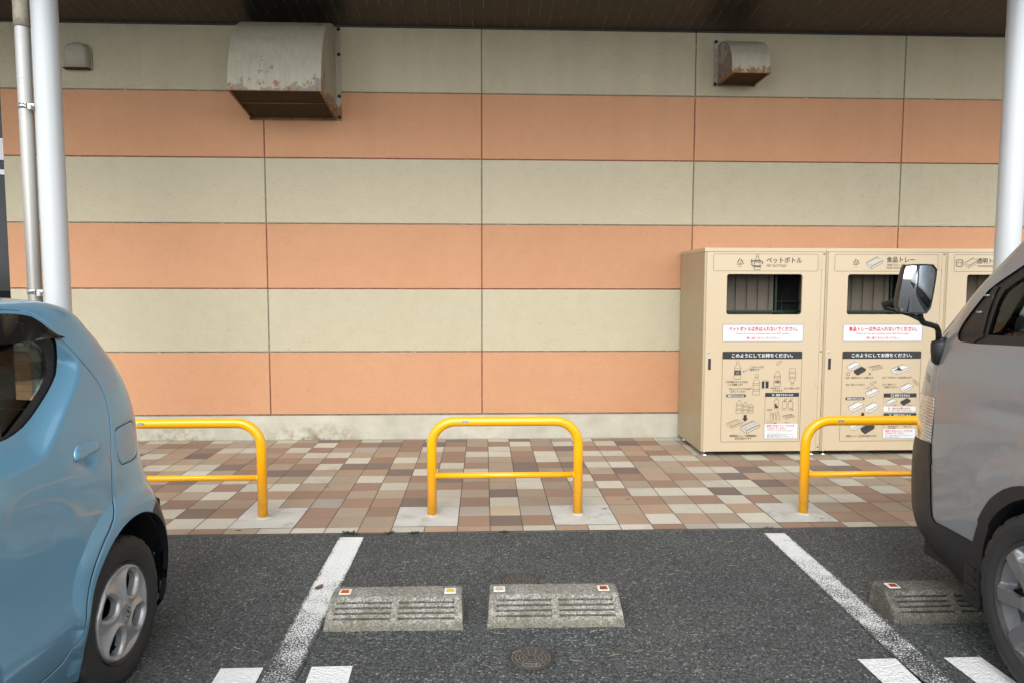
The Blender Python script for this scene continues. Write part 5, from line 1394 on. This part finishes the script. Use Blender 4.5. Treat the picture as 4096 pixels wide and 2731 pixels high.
def bump_vflare(q):
    d, _ = seg_dist(q, fl2); ins = inside(q, fl2); return np.where(ins, .011*(1-np.exp(-(d/.06)**1.3)), 0)
dc = resample([(-.80*2.2, 1.046), (-.745*2.2, 1.049), (-.669*2.2, 1.063), (-.603*2.2, 1.069), (-.3*2.2, 1.075), (.5*2.2, 1.075)], .05)
def bump_vcrease(q):       # long press line fading out towards the nose
    d, sd = seg_dist(q, dc); on = np.clip((q[:, 0]/2.2+.79)/.12, 0, 1)
    return on*(-.008)*np.exp(-((np.where(sd > 0, d, -d)+.035)/.035)**2)
b.bumps = [bump_vflare, bump_vcrease]
S = sorted(set(np.round(np.concatenate([np.linspace(-2, -1.3, 14), np.linspace(-1.3, -.82, 46), np.linspace(-.82, -.4, 30), np.linspace(-.4, .9, 34), np.linspace(.9, 1.15, 16), np.linspace(1.15, 2, 10)]), 4)))
V = list(np.round(np.linspace(b.vmin, b.vmax, 74), 4)); V[0] = b.vmin; V[-1] = b.vmax
sh = Shell(b, van, (S, V))
A3 = [(p[0], p[1]) for p in yz2sv(b, [(.02+.400*math.cos(R(a)), .345+.400*math.sin(R(a))) for a in np.linspace(0, 180, 34)])] + yz2sv(b, [(-.375, .28), (-.36, .171), (.39, .171), (.40, .28)])
A4 = [(p[0], p[1]) for p in yz2sv(b, [(2.57+.40*math.cos(R(a)), .345+.40*math.sin(R(a))) for a in np.linspace(0, 180, 24)])] + yz2sv(b, [(2.19, .171), (2.95, .171)])
sh.region('arch', A3, None); sh.region('arch2', A4, None)
sh.region('side_glass', [(-.845, 1.50), (-.836, 1.458), (-.807, 1.383), (-.781, 1.318), (-.676, 1.325), (-.44, 1.335), (-.43, 1.70), (-.46, 1.735), (-.70, 1.735)], m_glass_van, -.016)
sh.region('division_bar', [(-.915, 1.515), (-.885, 1.515), (-.795, 1.318), (-.785, 1.312), (-.81, 1.280), (-.83, 1.280)], m_rubber, -.002, liner=True)
wf = resample([(-.72, 1.775), (-.80, 1.66), (-.875, 1.565), (-.914, 1.522), (-.930, 1.495), (-.932, 1.45), (-.935, 1.395), (-.932, 1.348), (-.920, 1.320), (-.905, 1.300), (-.885, 1.283), (-.861, 1.276)], .03) + [(-.80, 1.276), (-.661, 1.290), (-.42, 1.30), (-.40, 1.32), (-.40, 1.75), (-.44, 1.78)]
sh.region('window_frame', wf, m_rubber, -.007)
lamp = [(-1.35, .995), (-1.12, .992), (-1.03, 1.003), (-.905, 1.014), (-.892, .945), (-.892, .878), (-.896, .806), (-.96, .795), (-1.02, .790), (-1.09, .783), (-1.32, .80)]
sh.region('headlight', lamp, m_head, .003, liner=True)
lo = [(-2, .764), (-1.20, .764), (-1.09, .776), (-1.018, .785), (-.895, .800), (-.878, .735), (-.865, .605), (-.862, .50), (-.857, .466), (-.840, .455), (-.787, .462), (-.738, .466), (-.697, .467)]
lip = [(-.686, .53), (-.668, .606), (-.645, .684), (-.615, .745), (-.583, .782), (-.545, .795), (-.50, .775), (-.455, .715), (-.428, .63), (-.41, .50), (-.405, .40)]
bump = lo + resample(lip, .03) + [(-.395, .17), (-2, .17)]
sh.region('front_bumper', bump, m_plastic, .006, liner=True)
seam = resample([(-.872, .70), (-.880, .735), (-.898, .805), (-.897, .877), (-.893, .945), (-.907, 1.016), (-.926, 1.126), (-.957, 1.217), (-.985, 1.262), (-1.01, 1.30)], .03)
sg = [(x-.0012, y) for x, y in seam] + [(x+.0012, y) for x, y in seam[::-1]]
sh.region('panel_gap', sg, m_liner, -.006, liner=True)
sc2 = lambda P: [(p[0]*2.2, p[1]) for p in P]
b.bumps.append(hem([sc2(seam)], .010, .006))
for d_ in (.0022, .0045): sh.loops.append(sc2([(x-d_, y) for x, y in seam] + [(x+d_, y) for x, y in seam[::-1]]))
sh.region('windscreen', [(-1.125, 1.31), (-1.10, 1.45), (-1.10, 1.70), (-1.12, 1.84), (-2, 1.90), (-2, 1.25)], m_glass_van, -.004, parent='both')
sh.region('grille', [(-1.40, .98), (-2, .98), (-2, .82), (-1.38, .81)], m_plastic, -.006, liner=True)
gap = [(-.388, 1.80), (-.388, .30), (-.386, .30), (-.386, 1.80)]
sh.region('door_gap', gap, m_liner, -.006, liner=True)
sh.region('cargo_glass', [(-.28, 1.34), (-.28, 1.72), (.85, 1.72), (.85, 1.34)], m_shop, -.006)
sh.region('tail_lamp', [(1.02, .9), (1.02, 1.3), (1.12, 1.3), (1.12, .9)], m_lens_r, .003, liner=True)
sh.compute(); body_v, vparts = sh.emit(8, .02, m_vangrey, m_liner)
for P, cy in ((A3, .02), (A4, 2.57)):
    q = np.array(P); P3 = b.F(q[:, 0], q[:, 1], .006); n = len(P3)
    for sx in (1, -1):
        mb = MB(); k = np.array([sx, 1, 1]); mb.add(np.concatenate([P3*k, (P3-[.05, 0, 0])*k]), [(i, i+1, n+i+1, n+i) for i in range(n-1)], 0, True)
        mb.build('arch_lip', m_plastic, van)
    for sx in (1, -1):
        mb = MB(); vs = []; K = 26
        for i in range(K+1):
            a = R(-18+216*i/K)
            for x in (.81, .55, .50): vs.append((sx*x, cy+.405*math.cos(a), .345+.405*math.sin(a)))
        mb.add(vs, [(3*i+j, 3*i+j+1, 3*i+4+j, 3*i+3+j) for i in range(K) for j in (0, 1)], 0, True)
        mb.add([(sx*.50, cy+.405*math.cos(R(a)), .345+.405*math.sin(R(a))) for a in range(-18, 199, 12)], [tuple(range(19))])
        if cy < 1:   # ribbed air deflector ahead of the front wheel
            mb.box((sx*.70, -.50, .165), (sx*.815, -.405, .42), 0, .012)
            for i in range(5): mb.box((sx*.812, -.49, .20+i*.04), (sx*.822, -.425, .212+i*.04), 0, .003)
        mb.build('wheel_arch_liner', m_plastic, van)
mb = MB(); mb.box((-.70, -.95, .20), (.70, 3.4, .30)); mb.build('underbody', m_liner, van)
mb = MB(); mb.box((-.74, -.95, .70), (.74, -.50, 1.23), 0, .08, seg=3); mb.box((-.20, -.62, .9), (.20, -.42, 1.28), 0, .05, seg=3); mb.box((.28, -.60, 1.15), (.62, -.44, 1.30), 0, .05, seg=3)
for i in range(6): mb.box((-.60, -.497, 1.06+i*.022), (-.42, -.490, 1.068+i*.022))
mb.build('dashboard', m_trim, van)
mb = MB(); mb.tube([(-.36+.19*math.cos(a), -.30+.10*math.sin(a), 1.16+.16*math.sin(a)) for a in np.linspace(0, 2*PI, 30)], .014, 8); mb.tube([(-.36, -.5, 1.0), (-.36, -.30, 1.16)], .03, 10); mb.build('steering_wheel', m_rubber, van)
for x in (-.38, .38):
    mb = MB(); mb.box((x-.25, -.12, .60), (x+.25, .40, .82), 0, .06, seg=3); mb.box((x-.24, .32, .78), (x+.24, .48, 1.42), 0, .06, seg=3); mb.box((x-.13, .36, 1.43), (x+.13, .46, 1.64), 0, .04, seg=3); mb.build('seat', m_seat, van)
mb = MB(); mb.box((-.78, .62, .4), (.78, .66, 1.9)); mb.build('bulkhead', m_liner, van)
# little hinge stubs of the quarter panel window
for s_, v_ in ((-.895, 1.475), (-.868, 1.405)):
    P = b.F(np.array([s_]), np.array([v_]), .006)[0]
    for sx in (1, -1): mb = MB(); mb.box((sx*(P[0]-.004), P[1]-.012, P[2]-.004), (sx*(P[0]+.008), P[1]+.012, P[2]+.004), 0, .002); mb.build('window_catch', m_steel, van)
def van_face():
    holes = []
    for k in range(8):
        a = R(51+22.5-45*k); ur = np.array([math.cos(a), math.sin(a)]); ut = np.array([-ur[1], ur[0]])
        holes.append([tuple(ur*r_+ut*t_) for r_, t_ in [(.098, -.016), (.098, .016), (.14, .034), (.172, .040), (.182, .022), (.184, -.022), (.172, -.040), (.14, -.034)]])
    def h(v, hd):
        r_ = np.hypot(v[:, 0], v[:, 1]); q = np.arctan2(v[:, 1], v[:, 0])
        ph = ((np.degrees(q)-51) % 45); ph = np.minimum(ph, 45-ph)*PI/180*r_     # distance from the spoke centre line
        spoke = np.clip((.036-ph)/.006, 0, 1)
        z = .010*(1-(r_/.245)**2) + .016*spoke*np.clip((.242-r_)/.01, 0, 1)*np.clip((r_-.06)/.03, 0, 1) + .016*np.exp(-(r_/.07)**6)
        z -= .030*(1-spoke)*np.clip((.236-r_)/.05, 0, 1)*np.clip((r_-.07)/.03, 0, 1)
        z -= .014*np.clip((r_-.238)/.007, 0, 1)
        return z
    return cut_disc(.245, holes, h, .014)
VF = van_face()
for x, y, s_ in ((.765, 0, 1), (-.765, 0, -1), (.765, 2.57, 1), (-.765, 2.57, -1)): wheel(van, (x, y, .345), .347, .215, .248, VF, m_wheel_van, s_)
# driver mirror on its bent arm (world points turned into van coordinates), mirrored to the other side
def vl(p): return Vector((2.83-p[0], -4.50-p[1], p[2]))
for sx in (1, -1):
    K = Matrix.Scale(sx, 4, (1, 0, 0))
    t = empty('door_mirror', (0, 0, 0)); t.parent = van
    mb = MB(); c = vl((2.075, -3.685, 1.19))
    pr = [(-.060, .0), (-.058, .022), (-.045, .036), (0, .042), (.035, .043), (.046, .040), (.050, .030), (.052, .024), (.066, .022), (.068, 0)]
    mb.lathe(pr, 24, 'Z', mat=K @ Matrix.Translation(c) @ Matrix.Diagonal((.95, .90, 1, 1)))
    mb.box((c.x-.05, c.y-.03, c.z-.035), (c.x-.0, c.y+.035, c.z+.045), 0, .01, K)
    mb.build('arm_socket', m_plastic, t)
    P = [vl(q) for q in ((2.062, -3.69, 1.25), (2.058, -3.69, 1.285), (2.035, -3.71, 1.305), (1.985, -3.74, 1.316), (1.935, -3.775, 1.325), (1.905, -3.80, 1.345), (1.892, -3.81, 1.38), (1.885, -3.80, 1.44))]
    Q = resample([tuple(p)[:2] for p in P], 99)
    mb = MB(); mb.tube(P, .0125, 14, mat=K)
    mb.tube([vl(q) for q in ((1.892, -3.808, 1.345), (1.87, -3.78, 1.362), (1.83, -3.74, 1.380), (1.800, -3.715, 1.392), (1.792, -3.715, 1.405), (1.83, -3.77, 1.425), (1.85, -3.80, 1.44))], [.010, .010, .011, .016, .017, .017, .02], 12, mat=K)
    mb.build('arm', m_rubber, t)
    # housing: rounded shell, open towards the driver, with the glass set in
    cc = vl((1.842, -3.845, 1.475)); rx, rz = .074, .104
    face = []
    for x, z in ((-.66, .98), (.80, 1.0), (1.0, .82), (.93, -.1), (.80, -.80), (.62, -1.0), (-.85, -.94), (-1.0, -.72), (-.93, 0.), (-.74, .86)): face.append((x*rx, z*rz))
    fo = resample(face, .02, True); n = len(fo); rings = []
    for dpt, scl in ((-.030, .97), (-.034, .99), (-.030, 1.0), (-.01, 1.0), (.02, .96), (.045, .82), (.058, .55), (.062, .0)):
        rings.append([(-x*scl, dpt, z*scl) for x, z in fo])
    rings = [[(-x*.93, -.024, z*.94) for x, z in fo]] + rings
    # local frame: face looks to the rear of the van (+y here) and a little inwards
    Mx = K @ Matrix.Translation(cc) @ Matrix.Rotation(R(-10), 4, 'Z') @ Matrix.Rotation(R(-3.5), 4, 'X') @ Matrix.Rotation(PI, 4, 'Z') @ Matrix.Scale(-1, 4, (1, 0, 0))
    mb = MB(); vs = [p for r_ in rings for p in r_]
    mb.add(vs, [(j*n+i, j*n+(i+1) % n, (j+1)*n+(i+1) % n, (j+1)*n+i) for j in range(len(rings)-1) for i in range(n)], 0, True, Mx); mb.build('housing', m_rubber, t, fix=True)
    mb = MB(); k = 5; vs = []
    for j in range(k+1):
        f = 1-j/k; vs += [(-x*.935*f, -.0345+.006*((x*f/rx)**2+(z*f/rz)**2), z*.945*f) for x, z in fo]
    mb.add(vs, [(j*n+i, j*n+(i+1) % n, (j+1)*n+(i+1) % n, (j+1)*n+i) for j in range(k) for i in range(n)], 0, True, Mx); mb.build('mirror_glass', m_mirror, t, fix=True)
# ---------------------------------------------------------------- light, sky, camera
w = bpy.data.worlds.new('World'); scene.world = w; w.use_nodes = True
nt = w.node_tree; nt.nodes.clear()
sky = nt.nodes.new('ShaderNodeTexSky'); sky.sky_type = 'NISHITA'; sky.sun_disc = False
SUN_EL, SUN_AZ = R(40), R(190)
sky.sun_elevation = SUN_EL; sky.sun_rotation = SUN_AZ; sky.air_density = 1.0; sky.dust_density = 2.0
hs = nt.nodes.new('ShaderNodeHueSaturation'); hs.inputs['Saturation'].default_value = .12
tc = nt.nodes.new('ShaderNodeTexCoord'); no = nt.nodes.new('ShaderNodeTexNoise'); no.inputs['Scale'].default_value = 2.2; no.inputs['Detail'].default_value = 7; no.inputs['Roughness'].default_value = .6
cr = nt.nodes.new('ShaderNodeValToRGB'); cr.color_ramp.elements[0].position = .38; cr.color_ramp.elements[0].color = (.72, .78, .86, 1); cr.color_ramp.elements[1].position = .62; cr.color_ramp.elements[1].color = (1.22, 1.2, 1.16, 1)
# overcast sky: horizon set brighter than the zenith to lift the upper wall
sz = nt.nodes.new('ShaderNodeSeparateXYZ'); gr = nt.nodes.new('ShaderNodeMapRange'); gr.inputs['From Min'].default_value = 0; gr.inputs['From Max'].default_value = 1
gr.inputs['To Min'].default_value = 3.0; gr.inputs['To Max'].default_value = 2.4
wm = nt.nodes.new('ShaderNodeMix'); wm.data_type = 'RGBA'; wm.blend_type = 'MULTIPLY'; wm.inputs[0].default_value = 1
mx = nt.nodes.new('ShaderNodeMix'); mx.data_type = 'RGBA'; mx.blend_type = 'MULTIPLY'; mx.inputs[0].default_value = 1
bg = nt.nodes.new('ShaderNodeBackground'); bg.inputs['Strength'].default_value = .15
wo = nt.nodes.new('ShaderNodeOutputWorld')
L = nt.links.new
L(sky.outputs[0], hs.inputs['Color']); L(tc.outputs['Generated'], no.inputs['Vector']); L(no.outputs['Fac'], cr.inputs[0])
L(tc.outputs['Generated'], sz.inputs[0]); L(sz.outputs[2], gr.inputs[0]); L(hs.outputs[0], wm.inputs[6]); L(gr.outputs[0], wm.inputs[7])
L(wm.outputs[2], mx.inputs[6]); L(cr.outputs[0], mx.inputs[7]); L(mx.outputs[2], bg.inputs['Color']); L(bg.outputs[0], wo.inputs[0])
sd = bpy.data.lights.new('sun', 'SUN'); sd.energy = .7; sd.angle = R(35); sd.color = (1, .96, .9)
so = bpy.data.objects.new('sun', sd); COL.objects.link(so)
# sun_rotation turns clockwise from +Y
d = Vector((math.sin(SUN_AZ)*math.cos(SUN_EL), math.cos(SUN_AZ)*math.cos(SUN_EL), math.sin(SUN_EL)))
so.rotation_euler = (-d).to_track_quat('-Z', 'Y').to_euler()

cam = bpy.data.cameras.new('camera'); co = bpy.data.objects.new('camera', cam); COL.objects.link(co)
cam.sensor_width = 36; cam.lens = 25.3777; cam.clip_start = .05; cam.clip_end = 1000
Mc = Matrix(((0.999231, 0.001336, -0.039183, 0), (-0.039168, 0.078063, -0.996179, -6.87576), (0.001728, 0.996948, 0.078055, 1.48945), (0, 0, 0, 1)))
co.matrix_world = Mc
scene.camera = co
scene.view_settings.view_transform = 'Standard'; scene.view_settings.look = 'None'; scene.view_settings.exposure = 0; scene.view_settings.gamma = 1
scene.render.engine = 'CYCLES'; scene.cycles.use_denoising = True; scene.cycles.max_bounces = 8; scene.cycles.transparent_max_bounces = 12
